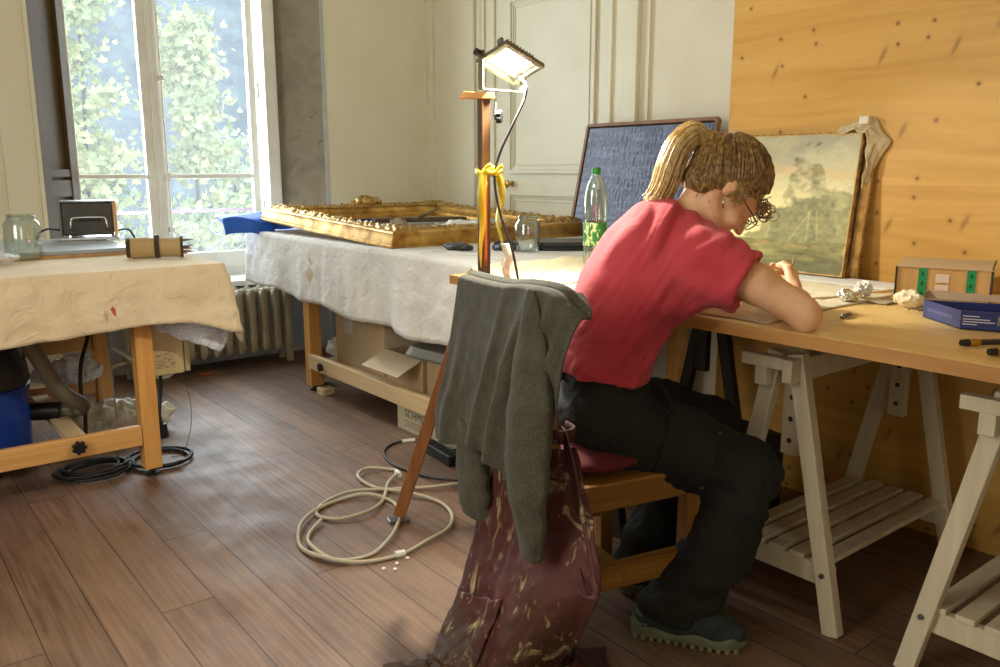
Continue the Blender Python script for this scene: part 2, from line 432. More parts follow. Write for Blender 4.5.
def _spruce(name, cs, knotcol, bw=0.22, knots=0.85, rough=0.45, grainmix=0.3):
    """three-layer spruce panel: lamellas running along Y, stacked in Z (or X)"""
    n = NT(name); b = n.b; c = n.node('ShaderNodeTexCoord'); sx = n.node('ShaderNodeSeparateXYZ'); n.link(c.outputs['Object'], sx.inputs[0])
    w_ = n.math('ADD', sx.outputs[2], sx.outputs[0])
    idx = n.math('FLOOR', n.math('DIVIDE', w_, bw)); wn = n.node('ShaderNodeTexWhiteNoise', noise_dimensions='1D'); n.link(idx, wn.inputs['W'])
    cg = n.node('ShaderNodeCombineXYZ'); n.link(n.math('MULTIPLY', sx.outputs[1], 1.3), cg.inputs[0]); n.link(n.math('MULTIPLY', w_, 13), cg.inputs[1]); n.link(n.math('MULTIPLY', wn.outputs[0], 25), cg.inputs[2])
    g = n.noise(cg.outputs[0], 1.0, 5, 0.55, 0.9); col = n.ramp(g, [(0.3, s2l(cs[0])), (0.5, s2l(cs[1])), (0.72, s2l(cs[2]))])
    col = n.mix(1.0, col, n.ramp(wn.outputs[0], [(0, s2l((249, 246, 240))), (1, s2l((255, 254, 250)))]), 'MULTIPLY')
    # spike knots: stretched upright dark flecks, and small round ones
    def kn(scl, thr, vec):
        vo = n.node('ShaderNodeTexVoronoi', feature='F1', voronoi_dimensions='2D'); vo.inputs['Scale'].default_value = 1.0; n.link(vec, vo.inputs['Vector'])
        k = n.ramp(vo.outputs['Distance'], [(0.0, (1, 1, 1)), (scl * 0.45, (0.9, 0.9, 0.9)), (scl, (0.15, 0.15, 0.15)), (scl * 2.2, (0, 0, 0))])
        sc = n.node('ShaderNodeSeparateColor'); n.link(vo.outputs['Color'], sc.inputs[0])
        return n.math('MULTIPLY', k, n.math('GREATER_THAN', sc.outputs[0], thr))
    def vec(a, b_, skew=0.0, off=0.0):
        q = n.node('ShaderNodeCombineXYZ'); yy = n.math('ADD', n.math('MULTIPLY', sx.outputs[1], a), n.math('MULTIPLY', w_, skew)); n.link(yy, q.inputs[0]); n.link(n.math('MULTIPLY', w_, b_), q.inputs[1]); q.inputs[2].default_value = off; return q.outputs[0]
    k1 = kn(0.060, 0.45, vec(7.5, 7.5, 0, 0.0)); k2 = n.math('MULTIPLY', kn(0.085, 0.45, vec(8.5, 2.6, 3.5, 0.3)), 0.6)
    k = n.math('MULTIPLY', n.math('MAXIMUM', k1, k2), knots)
    col = n.mix(k, col, s2l(knotcol)); n.link(col, b.inputs['Base Color']); b.inputs['Roughness'].default_value = rough
    n.bump(g, 0.05, 0.002); return n.m
M_spruce = _spruce('spruce_panel', ((200, 152, 72), (212, 165, 84), (222, 178, 100)), (104, 60, 18), bw=.30)
M_top = _spruce('pine_tabletop', ((212, 176, 112), (222, 188, 124), (230, 200, 140)), (140, 92, 44), bw=0.12, knots=0.5, rough=0.4)
M_leg = wood('beech_leg', (196, 138, 70), (212, 156, 86), (226, 174, 104), 2, 1.0, 0.4)
M_beech = wood('beech_rail', (204, 150, 84), (220, 170, 102), (230, 184, 122), 0, 1.0, 0.4)
M_pale = wood('pale_pine', (206, 176, 130), (220, 194, 152), (232, 208, 170), 1, 1.0, 0.45, knots=0.4)
M_trestle = wood('whitewashed_pine', (200, 186, 156), (212, 198, 170), (222, 210, 184), 2, 1.0, 0.5, grain=0.5)
M_chair = wood('varnished_oak', (112, 72, 26), (138, 93, 38), (160, 115, 54), 0, 1.0, 0.32)
M_chairv = wood('varnished_oak_upright', (112, 72, 26), (138, 93, 38), (160, 115, 54), 2, 1.0, 0.32)
M_mast = wood('easel_wood', (62, 40, 20), (82, 54, 28), (104, 72, 40), 2, 1.2, 0.45)

# ------------------------------------------------------------------ room shell
X0, X1, Y0, Y1, ZC = -1.75, 3.45, -2.6, 5.15, 3.3
struct('floor', MB().box(X0 - .3, X1 + .3, Y0 - .3, 5.75, -0.1, 0), M_floor)
struct('ceiling', MB().box(X0 - .3, X1 + .3, Y0 - .3, 5.75, ZC, ZC + .1), mat('ceiling_paint', (222, 216, 200), rough=0.8))
WX0, WX1, GX0, GX1, WZ0, WZ1, GY = 0.905, 2.605, 1.10, 2.34, 0.52, 2.95, 5.36
wb = MB(); wb.box(X0, WX0, Y1, Y1 + .3, 0, ZC).box(WX1, X1 + .2, Y1, Y1 + .3, 0, ZC).box(WX0, WX1, Y1, Y1 + .3, WZ1, ZC)
struct('wall_back', wb, M_plaster)
struct('wall_under_window', MB().box(WX0, WX1, Y1 + .02, Y1 + .3, 0, WZ0), M_under)
# low whitewashed strip below the panelling between radiator and corner
struct('baseboard_back', MB().box(WX1, X1, Y1 - .012, Y1, 0, 0.72), M_under)
# splayed reveals: brown panelled shutter left, bare plaster right
rv = MB(); rv.add([(WX1, Y1 - .002, 0.5), (GX1, GY + .06, 0.5), (GX1, GY + .06, WZ1), (WX1, Y1 - .002, WZ1), (WX1, GY + .06, 0.5), (WX1, GY + .06, WZ1)], [(0, 1, 2, 3), (1, 4, 5, 2), (0, 4, 1), (3, 2, 5)])
struct('wall_reveal_right', rv, M_greyplaster)
rv = MB(); rv.add([(WX0, Y1 - .002, 0.5), (GX0 - .03, GY + .06, 0.5), (GX0 - .03, GY + .06, WZ1), (WX0, Y1 - .002, WZ1), (WX0, GY + .06, 0.5), (WX0, GY + .06, WZ1)], [(3, 2, 1, 0), (1, 4, 5, 2), (0, 4, 1), (3, 2, 5)])
struct('wall_reveal_left', rv, M_brownp)
a = Vector((WX0, Y1, 0)); b_ = Vector((1.108, 5.335, 0)); du = (b_ - a).normalized(); dn = Vector((du.y, -du.x, 0))
def shutter_pt(u, n_, z): p = a + du * u + dn * n_; return (p.x, p.y, z)
def slab(mb, u0, u1, n0, n1, z0, z1):
    vs = [shutter_pt(u, n_, z) for z in (z0, z1) for n_ in (n0, n1) for u in (u0, u1)]
    mb.add(vs, [(0, 2, 3, 1), (4, 5, 7, 6), (0, 1, 5, 4), (2, 6, 7, 3), (0, 4, 6, 2), (1, 3, 7, 5)])
L_ = (b_ - a).length; sm = MB(); slab(sm, 0, L_, -.012, .006, 0.5, WZ1)
slab(sm, -0.03, 0.055, 0, .03, 0.55, WZ1); slab(sm, L_ - .05, L_, 0, .03, 0.55, WZ1)
for z0, z1 in ((0.55, .62), (1.05, 1.14), (1.16, 1.2), (2.85, WZ1)): slab(sm, .055, L_ - .05, 0, .026, z0, z1)
struct('trim_1', sm, M_brownp)
# white casing boards left of the window
cs = MB(); cs.box(0.74, 0.905, Y1 - .035, Y1, 0.0, ZC).box(0.60, 0.74, Y1 - .018, Y1, 0.0, ZC).box(0.895, 0.915, Y1 - .055, Y1, 0, ZC)
struct('trim_2', cs, M_plaster)
# yellowed wooden bead beside the right reveal and corner bead
struct('trim_3', MB().box(WX1, WX1 + .02, Y1 - .01, Y1, .5, ZC), M_under)
struct('trim_4', MB().box(3.40, 3.45, Y1 - .02, Y1, 0, ZC).box(3.43, 3.45, Y1 - .07, Y1 - .02, 0, ZC), M_plaster)

# window: two casements with a transom bar each
struct('trim_5', MB().box(WX0 + .1, WX1 - .12, 5.02, 5.42, WZ0 - .03, WZ0 + .005), M_white, bev=.004)   # sill
win = struct('window_1', MB().box(GX0 - .02, GX0 + .035, GY, GY + .08, WZ0, WZ1).box(2.27, GX1 + .01, GY, GY + .08, WZ0, WZ1).box(GX0, GX1, GY, GY + .08, WZ0, WZ0 + .06).box(GX0, GX1, GY, GY + .08, 2.86, WZ1), M_white)
M_pane = glass('window_glass', gloss=0.03)
def _veil():  # translucent share added to veil the view in pale haze
    t = M_pane.node_tree; out = t.nodes['Material Output']; src = out.inputs[0].links[0].from_socket
    d = t.nodes.new('ShaderNodeBsdfTranslucent'); d.inputs[0].default_value = (.95, .97, 1, 1); m = t.nodes.new('ShaderNodeMixShader'); m.inputs[0].default_value = .016
    t.links.new(src, m.inputs[1]); t.links.new(d.outputs[0], m.inputs[2]); t.links.new(m.outputs[0], out.inputs[0])
_veil()
def sash(xa, xb, ml, mr):
    m = MB(); m.box(xa, xa + ml, GY - .012, GY + .035, WZ0 + .06, 2.86).box(xb - mr, xb, GY - .012, GY + .035, WZ0 + .06, 2.86)
    m.box(xa + ml, xb - mr, GY - .012, GY + .035, WZ0 + .06, WZ0 + .16).box(xa + ml, xb - mr, GY - .012, GY + .035, 2.78, 2.86)
    m.box(xa + ml, xb - mr, GY - .005, GY + .028, 1.145, 1.172)
    m.box(xa + ml - .008, xa + ml, GY - .004, GY + .03, WZ0 + .16, 2.78)
    s = put('sash', m, M_white, win, bev=.003)
    put('pane', MB().box(xa + ml, xb - mr, GY + .012, GY + .016, WZ0 + .16, 2.78), M_pane, s)
sash(1.135, 1.60, .012, .075); sash(1.60, 2.235, .05, .045)
put('meeting_stile', MB().box(1.575, 1.625, GY - .03, GY - .012, WZ0 + .06, 2.86).box(1.588, 1.612, GY - .04, GY - .03, WZ0 + .06, 2.86), M_white, win, bev=.004)
hb = MB(); hb.tube([(1.635, GY - .045, .62), (1.635, GY - .045, 2.85)], .005)
hb.box(1.62, 1.65, GY - .05, GY - .03, 1.13, 1.18).box(1.62, 1.65, GY - .05, GY - .03, 1.72, 1.75).box(1.62, 1.65, GY - .05, GY - .03, .82, .85)
put('bolt_rod', hb, M_white, win)
hh = MB()
for sgn in (-1, 1): hh.tube(spline([(1.63, GY - .07, 1.155), (1.59, GY - .075, 1.155 + .022 * sgn), (1.545, GY - .075, 1.155 + .016 * sgn), (1.515, GY - .075, 1.155)]), .004, 6)
hh.lathe([(0, -.006), (.012, -.004), (.014, 0), (.012, .004), (0, .006)], 12, (1.507, GY - .075, 1.155), Matrix.Rotation(R(90), 4, 'X'))
put('bolt_handle', hh, M_white, win)
put('jamb_strip', MB().box(2.262, 2.335, GY - .1, GY, WZ0, WZ1).box(2.325, 2.355, GY - .07, GY + .02, .5, WZ1), M_white, win)
hg = MB()
for z in (.95, 1.7, 2.4): hg.tube([(2.248, GY - .02, z - .05), (2.248, GY - .02, z + .05)], .008)
put('hinge', hg, M_white, win)

# railing outside the window
rl = thing('balcony_railing', 'wrought iron balcony railing with scrolls outside the window', 'railing', (1.7, 5.75, 0.4))
RY = 5.75
put('handrail', MB().box(0.9, 2.7, RY - .02, RY + .02, .915, .935), mat('purple_grey_iron', (150, 120, 150), rough=.5), rl, world=True)
put('bottom_rail', MB().box(0.9, 2.7, RY - .012, RY + .012, .47, .49), M_iron, rl, world=True)
def scroll(cx, cz, r0, turns, a0, sgn):
    return [(cx + sgn * r * math.cos(t), RY, cz + r * math.sin(t)) for k in range(26) for t in [a0 + turns * 2 * math.pi * k / 25] for r in [r0 * (1 - .8 * k / 25)]]
for k in range(4):
    cx = 1.12 + k * .42
    m = MB()
    for sg in (-1, 1):
        m.tube(scroll(cx + sg * .12, .80, .075, 1.4, R(-60), sg), .007, 6)
        m.tube(spline([(cx + sg * .155, RY, .73), (cx + sg * .06, RY, .66), (cx, RY, .56), (cx, RY, .48)]), .007, 6)
        m.tube(scroll(cx + sg * .09, .57, .055, 1.3, R(70), sg), .006, 6)
        m.tube(spline([(cx, RY, .62), (cx + sg * .10, RY, .69), (cx + sg * .20, RY, .62), (cx + sg * .21, RY, .50)]), .006, 6)
    put('scrollwork', m, M_iron, rl, world=True)
# facade ledge outside and plot of ground far below
struct('trim_6', MB().box(0.2, 3.4, 5.45, 5.85, .38, .45), M_under)

# ------------------------------------------------------------------ door wall
DW = X1
struct('wall_right', MB().box(DW, DW + .2, 2.0, Y1 + .3, 0, ZC), M_plaster)
dr = struct('door_1', MB().box(DW - .035, DW, 3.325, 4.36, 0.02, 2.35), M_doorp)
def panel(y0, y1, z0, z1):
    m = MB(); t = .014
    for (i, wd, dp) in ((0, .022, .018), (.022, .014, .008), (.05, .006, .006)):
        a0, a1, b0, b1 = y0 + i, y1 - i, z0 + i, z1 - i
        xx = DW - .035
        m.box(xx - dp, xx, a0, a0 + wd, b0, b1).box(xx - dp, xx, a1 - wd, a1, b0, b1).box(xx - dp, xx, a0 + wd, a1 - wd, b0, b0 + wd).box(xx - dp, xx, a0 + wd, a1 - wd, b1 - wd, b1)
    put('panel_moulding', m, M_doorp, dr, bev=.003)
panel(3.44, 4.20, 1.175, 2.22); panel(3.44, 4.20, .20, 1.06)
put('door_knob', MB().lathe([(0, .05), (.018, .048), (.024, .04), (.018, .03), (.008, .024), (.008, .004), (.02, 0), (0, 0)], 20, (DW - .035, 4.175, 1.11), Matrix.Rotation(R(-90), 4, 'Y')), M_brass, dr, smooth=True)
put('keyhole_plate', MB().box(DW - .038, DW - .035, 4.226, 4.236, 1.08, 1.125), M_black, dr)
t7 = MB().box(DW - .05, DW, 4.345, 4.46, 0, 2.5).box(DW - .065, DW, 4.43, 4.46, 0, 2.5).box(DW - .02, DW, 4.52, 4.55, 0, ZC).box(DW - .02, DW, 4.60, 4.62, 0, ZC)
struct('trim_7', t7, M_doorp, bev=.004)
t8 = MB().box(DW - .05, DW, 3.20, 3.33, 0, 2.5).box(DW - .065, DW, 3.30, 3.325, 0, 2.5).box(DW - .075, DW, 3.11, 3.20, 0, ZC).box(DW - .045, DW, 3.05, 3.11, 0, ZC)
struct('trim_8', t8, M_plaster, bev=.004)
struct('trim_9', MB().box(DW - .03, DW, 2.05, 3.05, 0, ZC), M_board)   # pale board covering the wall beside the door
# spruce partition (panel wall) on the right
struct('wall_partition', MB().box(2.75, 2.80, Y0, 2.045, 0, ZC), M_spruce)
struct('wall_partition_end', MB().box(2.80, DW, 1.90, 2.0, 0, ZC), M_board)
struct('wall_right_rear', MB().box(DW, DW + .2, Y0, 2.0, 0, ZC), M_plaster)
# rear and left walls with unseen window openings added for the fill light
lw = MB(); lw.box(X0 - .2, X0, Y0, Y1 + .3, 0, .95).box(X0 - .2, X0, Y0, Y1 + .3, 2.85, ZC).box(X0 - .2, X0, Y0, 1.05, .95, 2.85).box(X0 - .2, X0, 2.35, Y1 + .3, .95, 2.85)
struct('wall_left', lw, M_plaster)
lw = MB(); lw.box(X0, X1, Y0 - .2, Y0, 0, .95).box(X0, X1, Y0 - .2, Y0, 2.85, ZC).box(X0, -1.5, Y0 - .2, Y0, .95, 2.85).box(-.6, X1, Y0 - .2, Y0, .95, 2.85)
struct('wall_front', lw, M_plaster)
w2 = MB(); w2.box(-1.5, -1.45, Y0 - .12, Y0 - .06, .95, 2.85).box(-.65, -.6, Y0 - .12, Y0 - .06, .95, 2.85).box(-1.08, -1.02, Y0 - .12, Y0 - .06, .95, 2.85).box(-1.45, -.65, Y0 - .12, Y0 - .06, .95, 1.0).box(-1.45, -.65, Y0 - .12, Y0 - .06, 2.8, 2.85)
struct('added_window_2', w2, M_white)
w3 = MB(); w3.box(X0 - .12, X0 - .06, 1.05, 1.1, .95, 2.85).box(X0 - .12, X0 - .06, 2.3, 2.35, .95, 2.85).box(X0 - .12, X0 - .06, 1.67, 1.73, .95, 2.85).box(X0 - .12, X0 - .06, 1.1, 2.3, .95, 1.0).box(X0 - .12, X0 - .06, 1.1, 2.3, 2.8, 2.85)
struct('added_window_3', w3, M_white)

# ------------------------------------------------------------------ radiator
M_rad = mat('old_radiator_paint', (176, 168, 140), (200, 192, 164), 9, 0.45, bump=.15, bscale=30, bdist=.004)
rad = thing('cast_iron_radiator', 'old cream cast iron column radiator under the window', 'radiator', (1.75, 5.0, 0))
NS = 13
for k in range(NS):
    x = 2.19 - k * .078
    m = MB()
    for yy, zt, zb in ((4.92, .485, .075), (4.985, .50, .08), (5.05, .485, .075)):
        prof = []
        n = 10
        def sec(u, v, yy=yy, zt=zt, zb=zb):
            z = zb + (zt - zb) * v; e = math.sqrt(max(0, 1 - max(0, (abs(v - .5) - .44) / .06) ** 2)); e = max(e, .05)
            a_ = 2 * math.pi * u
            return (x + .024 * e * math.copysign(abs(math.cos(a_)) ** .6, math.cos(a_)), yy + .027 * e * math.copysign(abs(math.sin(a_)) ** .6, math.sin(a_)), z)
        m.grid(sec, 14, 18, closed_u=True)
    m.box(x - .02, x + .02, 4.92, 5.05, .445, .475).box(x - .02, x + .02, 4.92, 5.05, .09, .12)
    if k in (0, NS - 1): m.box(x - .018, x + .018, 4.905, 4.94, 0, .1).box(x - .018, x + .018, 5.03, 5.065, 0, .1)
    put('column_section', m, M_rad, rad, world=True, smooth=50)
m = MB(); m.tube([(2.17, 4.985, .455), (1.26, 4.985, .455)], .024, 12); m.tube([(2.17, 4.985, .105), (1.26, 4.985, .105)], .024, 12)
put('header_pipe', m, M_rad, rad, world=True, smooth=50)
m = MB(); m.tube(spline([(1.24, 4.985, .105), (1.16, 4.985, .10), (1.14, 4.99, .06), (1.14, 5.0, .0)]), .012, 8)
put('supply_pipe', m, M_rad, rad, world=True, smooth=True)

# ------------------------------------------------------------------ outdoors
hill = MB()
def hf(u, v):
    x = -25 + 100 * u; y = 16 + 60 * v
    return (x, y, -7 + 45 * v ** .8 + 2.0 * nz(x * .12, y * .12) + .9 * nz(x * .5, y * .5, 3))
hill.grid(hf, 90, 60)
hm = NT('hazy_wooded_slope'); f1 = hm.noise(hm.coords(), .9, 8, .7); hm.link(hm.ramp(f1, [(.35, s2l((78, 92, 106))), (.5, s2l((96, 112, 122))), (.65, s2l((118, 134, 140)))]), hm.b.inputs['Base Color']); hm.b.inputs['Roughness'].default_value = 1  # blue haze of distance put into the slope's base colour
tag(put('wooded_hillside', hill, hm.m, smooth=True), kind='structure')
struct('ground_outside', MB().box(-20, 40, 5.9, 20, -4.2, -4.0), mat('meadow_ground', (120, 140, 90), (150, 160, 110), 2, 1.0))

def leafm(name, c1, c2):
    n = NT(name); f = n.noise(n.coords(), 3.5, 2); n.link(n.ramp(f, [(.4, s2l(c1)), (.6, s2l(c2))]), n.b.inputs['Base Color']); n.b.inputs['Roughness'].default_value = .5
    n.b.inputs['Transmission Weight'].default_value = 0.0
    return n.m
M_leafA = leafm('maple_leaves', (172, 186, 140), (206, 208, 158)); M_leafB = leafm('pale_leaves', (180, 194, 166), (208, 216, 184)); M_leafC = leafm('darker_leaves', (130, 152, 126), (160, 178, 148))  # the broad rear trees get a darker leaf green
M_bark = mat('grey_bark', (120, 112, 100), (90, 84, 76), 12, .9)
leafshape = [(0, 0), (.22, .12), (.5, .05), (.36, .3), (.55, .5), (.25, .52), (0, 1.0), (-.25, .52), (-.55, .5), (-.36, .3), (-.5, .05), (-.22, .12)]
def tree(name, base, h, crown_r, nl, leaf, m, label, group, seed, zlow=.12, taper=1.0):
    rnd = random.Random(seed); t = thing(name, label, 'tree', base, group=group)
    tr = MB(); pts = [(0, 0, 0)]; x = y = 0
    for k in range(1, 9): x += rnd.uniform(-.05, .05); y += rnd.uniform(-.05, .05); pts.append((x, y, h * k / 8.4))
    tr.tube(spline(pts, 4), [.055 * (1 - .85 * i / 32) for i in range(33)], 7)
    br = []
    for k in range(34):
        z = h * rnd.uniform(zlow, .97); i = min(7, int(z / h * 8.4)); a_ = rnd.uniform(0, 6.283)
        L = crown_r * (1.05 - (z / h) ** 1.4 * .85 * taper) * rnd.uniform(.6, 1.05)
        p0 = Vector(pts[i]); p0.z = z; p1 = p0 + Vector((math.cos(a_) * L * .55, math.sin(a_) * L * .55, L * .22)); p2 = p0 + Vector((math.cos(a_) * L, math.sin(a_) * L, L * .35))
        tr.tube([p0, p1, p2], [.014, .009, .004], 5); br.append((p0, p1, p2))
    put('trunk', tr, M_bark, t, smooth=True)
    lv = MB()
    for k in range(nl):
        p0, p1, p2 = rnd.choice(br); s_ = rnd.uniform(.15, 1.1); p = p0.lerp(p1, s_ * 2) if s_ < .5 else p1.lerp(p2, (s_ - .5) * 2)
        p = p + Vector((rnd.gauss(0, .13), rnd.gauss(0, .13), rnd.gauss(0, .1)))
        sz = leaf * rnd.uniform(.6, 1.25)
        Mx = Matrix.Translation(p) @ Matrix.Rotation(rnd.uniform(0, 6.28), 4, 'Z') @ Matrix.Rotation(R(rnd.uniform(35, 110)), 4, 'X') @ Matrix.Rotation(rnd.uniform(-.6, .6), 4, 'Y')
        vs = [tuple(Mx @ Vector((a0 * sz, b0 * sz, .12 * sz * abs(a0) * 2))) for a0, b0 in leafshape]
        lv.add(vs, [tuple(range(12))])
    put('foliage', lv, m, t)
G_ = 'young trees outside the window'
tree('maple_sapling', (2.05, 9.2, -4), 7.5, .80, 4600, .085, M_leafA, 'pale leafy young maple seen through the left window pane', G_, 1, .3)
tree('maple_sapling', (3.12, 9.4, -4), 6.95, .85, 4600, .085, M_leafA, 'pale leafy young maple seen through the right window pane', G_, 2, .3, 1.1)
tree('maple_sapling', (4.15, 10.8, -4), 5.6, 1.1, 4000, .09, M_leafB, 'lower leafy tree at the right edge of the window view', G_, 3, .3)
tree('maple_sapling', (1.2, 10.4, -4), 5.5, 1.0, 3400, .09, M_leafB, 'small leafy tree at the left edge of the window view', G_, 4, .3)
tree('broadleaf_tree', (2.7, 13.6, -4), 5.4, 1.9, 5000, .13, M_leafC, 'broad darker tree low behind the two young maples', G_, 5, .3)
tree('broadleaf_tree', (6.6, 14.6, -4), 5.6, 1.9, 3600, .13, M_leafC, 'broad darker tree farther right beyond the railing', G_, 6, .3)

# ------------------------------------------------------------------ cloths on the tables
def table_cloth(name, m, x0, x1, y0, y1, z, drop, seed, label, cat, r=.03, fold=.012, group=None, back=.04, flare=.05, res=.022):
    """drop(side, x, y) -> hanging length; sides in order around the rectangle"""
    P = []
    def arc(cx, cy, a0):
        for k in range(5): a_ = a0 + R(90) * k / 5; P.append((cx + r * math.cos(a_), cy + r * math.sin(a_), math.cos(a_), math.sin(a_)))
    def seg(xa, ya, xb, yb, nx, ny):
        n = max(2, int(math.hypot(xb - xa, yb - ya) / res))
        for k in range(n): t = k / n; P.append((xa + (xb - xa) * t, ya + (yb - ya) * t, nx, ny))
    seg(x0 + r, y0, x1 - r, y0, 0, -1); arc(x1 - r, y0 + r, R(-90)); seg(x1, y0 + r, x1, y1 - r, 1, 0); arc(x1 - r, y1 - r, 0)
    seg(x1 - r, y1, x0 + r, y1, 0, 1); arc(x0 + r, y1 - r, R(90)); seg(x0, y1 - r, x0, y0 + r, -1, 0); arc(x0 + r, y0 + r, R(180))
    n = len(P); mb = MB(); vs = []; rings = 0
    cx, cy = (x0 + x1) / 2, (y0 + y1) / 2
    ins = [1.0, .8, .6, .42, .28, .17, .09, .04, .012]
    for t in ins:
        for (px, py, nx, ny) in P:
            # shrink towards the medial line
            ax = px + (cx - px) * t * .98; ay = py + (cy - py) * t * .98
            vs.append((ax, ay, z + .0035 + .003 * nz(ax * 9, ay * 9, seed))); 
        rings += 1
    L = 16
    for j in range(L + 1):
        v = j / L
        for i, (px, py, nx, ny) in enumerate(P):
            d = drop(nx, ny, px, py)
            s_ = i * .022
            f = fold * v * (1.4 * nz(px * 4 + nx, py * 4, seed) + .9 * nz(px * 11, py * 11, seed + 5)) + .006 * nz(px * 14, py * 14, v * d * 18 + seed) + .0035 * nz(px * 34, py * 34, v * d * 36)
            o = .006 + flare * v * d + f
            cr = min(1, v * 6)
            vs.append((px + nx * o * cr + .006 * cr, py + ny * o * cr, z + .0035 - .008 * (1 - (1 - cr) ** 2) - v * d))
        rings += 1
    fs = []
    for j in range(rings - 1):
        for i in range(n): i2 = (i + 1) % n; fs.append((j * n + i, j * n + i2, (j + 1) * n + i2, (j + 1) * n + i))
    mb.add(vs, fs); o = put(name, mb, m, smooth=True, solid=.0022)
    return tag(o, label, cat, group)

M_canvas = cloth_mat('unbleached_canvas', (212, 192, 158), (225, 207, 176), weave=420, blot=5, crease=1.6, bump=.55)
M_linen = cloth_mat('white_linen_sheet', (216, 214, 210), (230, 228, 222), weave=500, blot=4, crease=1.3, bump=.4, stains=((196, 176, 140), 2.2, .62))
M_red = mat('red_paint', (170, 50, 36), rough=.5)

# ---- left table
def drop_left(nx, ny, x, y):
    if ny < -.5:      # front
        b = .215 + .012 * math.sin(x * 5)
        return b + .05 * max(0, (x - .95) / .25) ** 2 * 1.2
    if nx > .5 or (nx > 0 and ny < 0): return .27 + .05 * math.cos((y - 3.25) * 9) * math.exp(-(y - 3.25) * 2) + .02 * nz(y * 5)
    return .2
table_cloth('canvas_tablecloth', M_canvas, -.9, 1.205, 3.27, 4.62, .83, drop_left, 3, 'cream canvas cloth draped over the left worktable by the window', 'tablecloth', flare=.12, fold=.02)
tag(put('paint_stain', MB().add([(.758, 3.222, .712), (.768, 3.219, .700), (.766, 3.212, .672), (.757, 3.211, .682), (.75, 3.218, .70)], [(0, 1, 2, 3, 4)]), M_red), 'small red paint mark on the front of the cream canvas cloth', 'stain')

lt = thing('work_table', 'beech worktable with canvas cloth, leftmost table by the window', 'table', (0.2, 3.9, 0))
def leg_table(mb_x, mb_y, parent, z1=.80, w_=.066, mw=M_leg):
    put('leg', MB().box(mb_x - w_ / 2, mb_x + w_ / 2, mb_y - w_ / 2, mb_y + w_ / 2, .03, z1), mw, parent, world=True, bev=.004)
    put('levelling_foot', MB().lathe([(0, 0), (.028, 0), (.028, .008), (.012, .014), (.008, .035), (0, .035)], 16, (mb_x, mb_y, 0)), M_black, parent, world=True)
put('tabletop', MB().box(-.85, 1.195, 3.285, 4.61, .795, .827), M_top, lt, world=True, bev=.003)
for (x, y) in ((.885, 3.36), (.915, 4.19), (-.7, 3.36), (-.7, 4.19)): leg_table(x, y, lt)
put('front_stretcher', MB().box(-.665, .85, 3.325, 3.355, .135, .215), M_beech, lt, world=True, bev=.004)
put('rear_stretcher', MB().box(-.665, .88, 4.175, 4.205, .16, .225), M_beech, lt, world=True, bev=.004)
put('rear_apron', MB().box(-.665, .88, 4.175, 4.205, .37, .44).box(-.665, .88, 4.175, 4.205, .72, .795), M_beech, lt, world=True, bev=.004)
put('cross_rail', MB().box(.60, .665, 3.355, 4.175, .165, .20), M_pale, lt, world=True, bev=.003)
def star_knob(c, ax, parent, r=.018):
    m = MB(); n = 42; prof = []
    M_ = Matrix.Translation(c) @ Vector(ax).to_track_quat('Z', 'Y').to_matrix().to_4x4()
    poly = [((r * (1 + .16 * math.cos(7 * t))) * math.cos(t), (r * (1 + .16 * math.cos(7 * t))) * math.sin(t)) for t in [2 * math.pi * k / n for k in range(n)]]
    m.prism(poly, .006, .022, M_); m.lathe([(0, 0), (.01, 0), (.01, .006), (0, .006)], 12, (0, 0, 0), M_)
    return put('star_knob', m, M_black, parent, world=True, bev=.002)
star_knob((.62, 3.325, .178), (0, -1, 0), lt, .024)

# grey mat board on the left table, and what stands on it
mb_ = thing('grey_board', 'thick grey board with cardboard edge lying on the left table', 'board', (.5, 4.2, .834))
put('core', MB().box(-.55, 1.02, 3.86, 4.56, .835, .848), mat('cardboard_edge', (168, 128, 84), (190, 150, 104), 30, .8), mb_, world=True)
put('cover_sheet', MB().box(-.55, 1.03, 3.87, 4.57, .848, .866), mat('grey_sheet', (150, 158, 164), (168, 176, 182), 5, .4), mb_, world=True, bev=.003)

heater = thing('electric_hotplate_box', 'dark boxy appliance with folding chrome handle on the grey board', 'appliance', (.98, 4.45, .868), R(-14))
put('case', MB().box(-.115, .105, -.09, .09, .022, .178), mat('dark_enamel', (62, 58, 52), (74, 70, 62), 8, .4), heater, bev=.008)
put('side_panel', MB().box(.106, .122, -.092, .092, .018, .18), M_beech, heater, bev=.004)
put('side_panel', MB().box(-.128, -.116, -.092, .092, .018, .18), M_greym, heater, bev=.004)
put('top_rim', MB().box(-.125, .12, -.095, .095, .178, .185), M_greym, heater, bev=.002)
put('base_plate', MB().box(-.13, .125, -.11, .1, .0, .014).box(-.12, -.09, -.1, .09, .014, .022).box(.09, .12, -.1, .09, .014, .022), M_chrome, heater, bev=.003)
m = MB(); m.tube(spline([(-.075, -.094, .05), (-.078, -.118, .058), (-.078, -.124, .075), (-.074, -.12, .098), (-.055, -.12, .108), (.055, -.12, .108), (.072, -.12, .098), (.076, -.124, .075), (.076, -.118, .058), (.074, -.094, .05)], 5), .005, 8)
put('handle', m, M_chrome, heater, smooth=True)
put('slot', MB().box(-.05, .05, -.0925, -.09, .088, .1), M_black, heater)
tag(put('appliance_cord', MB().tube(spline([(.86, 4.47, .91), (.79, 4.42, .925), (.74, 4.38, .905), (.725, 4.33, .872), (.70, 4.2, .871)]), .005, 7), M_black, smooth=True), 'black cord curving from the left side of the boxy appliance', 'cord')
tag(put('appliance_cord', MB().tube(spline([(1.10, 4.45, .90), (1.13, 4.48, .905), (1.17, 4.5, .90), (1.19, 4.48, .86), (1.185, 4.40, .842)]), .005, 7), M_black, smooth=True), 'black cord running right from the boxy appliance toward the window', 'cord')

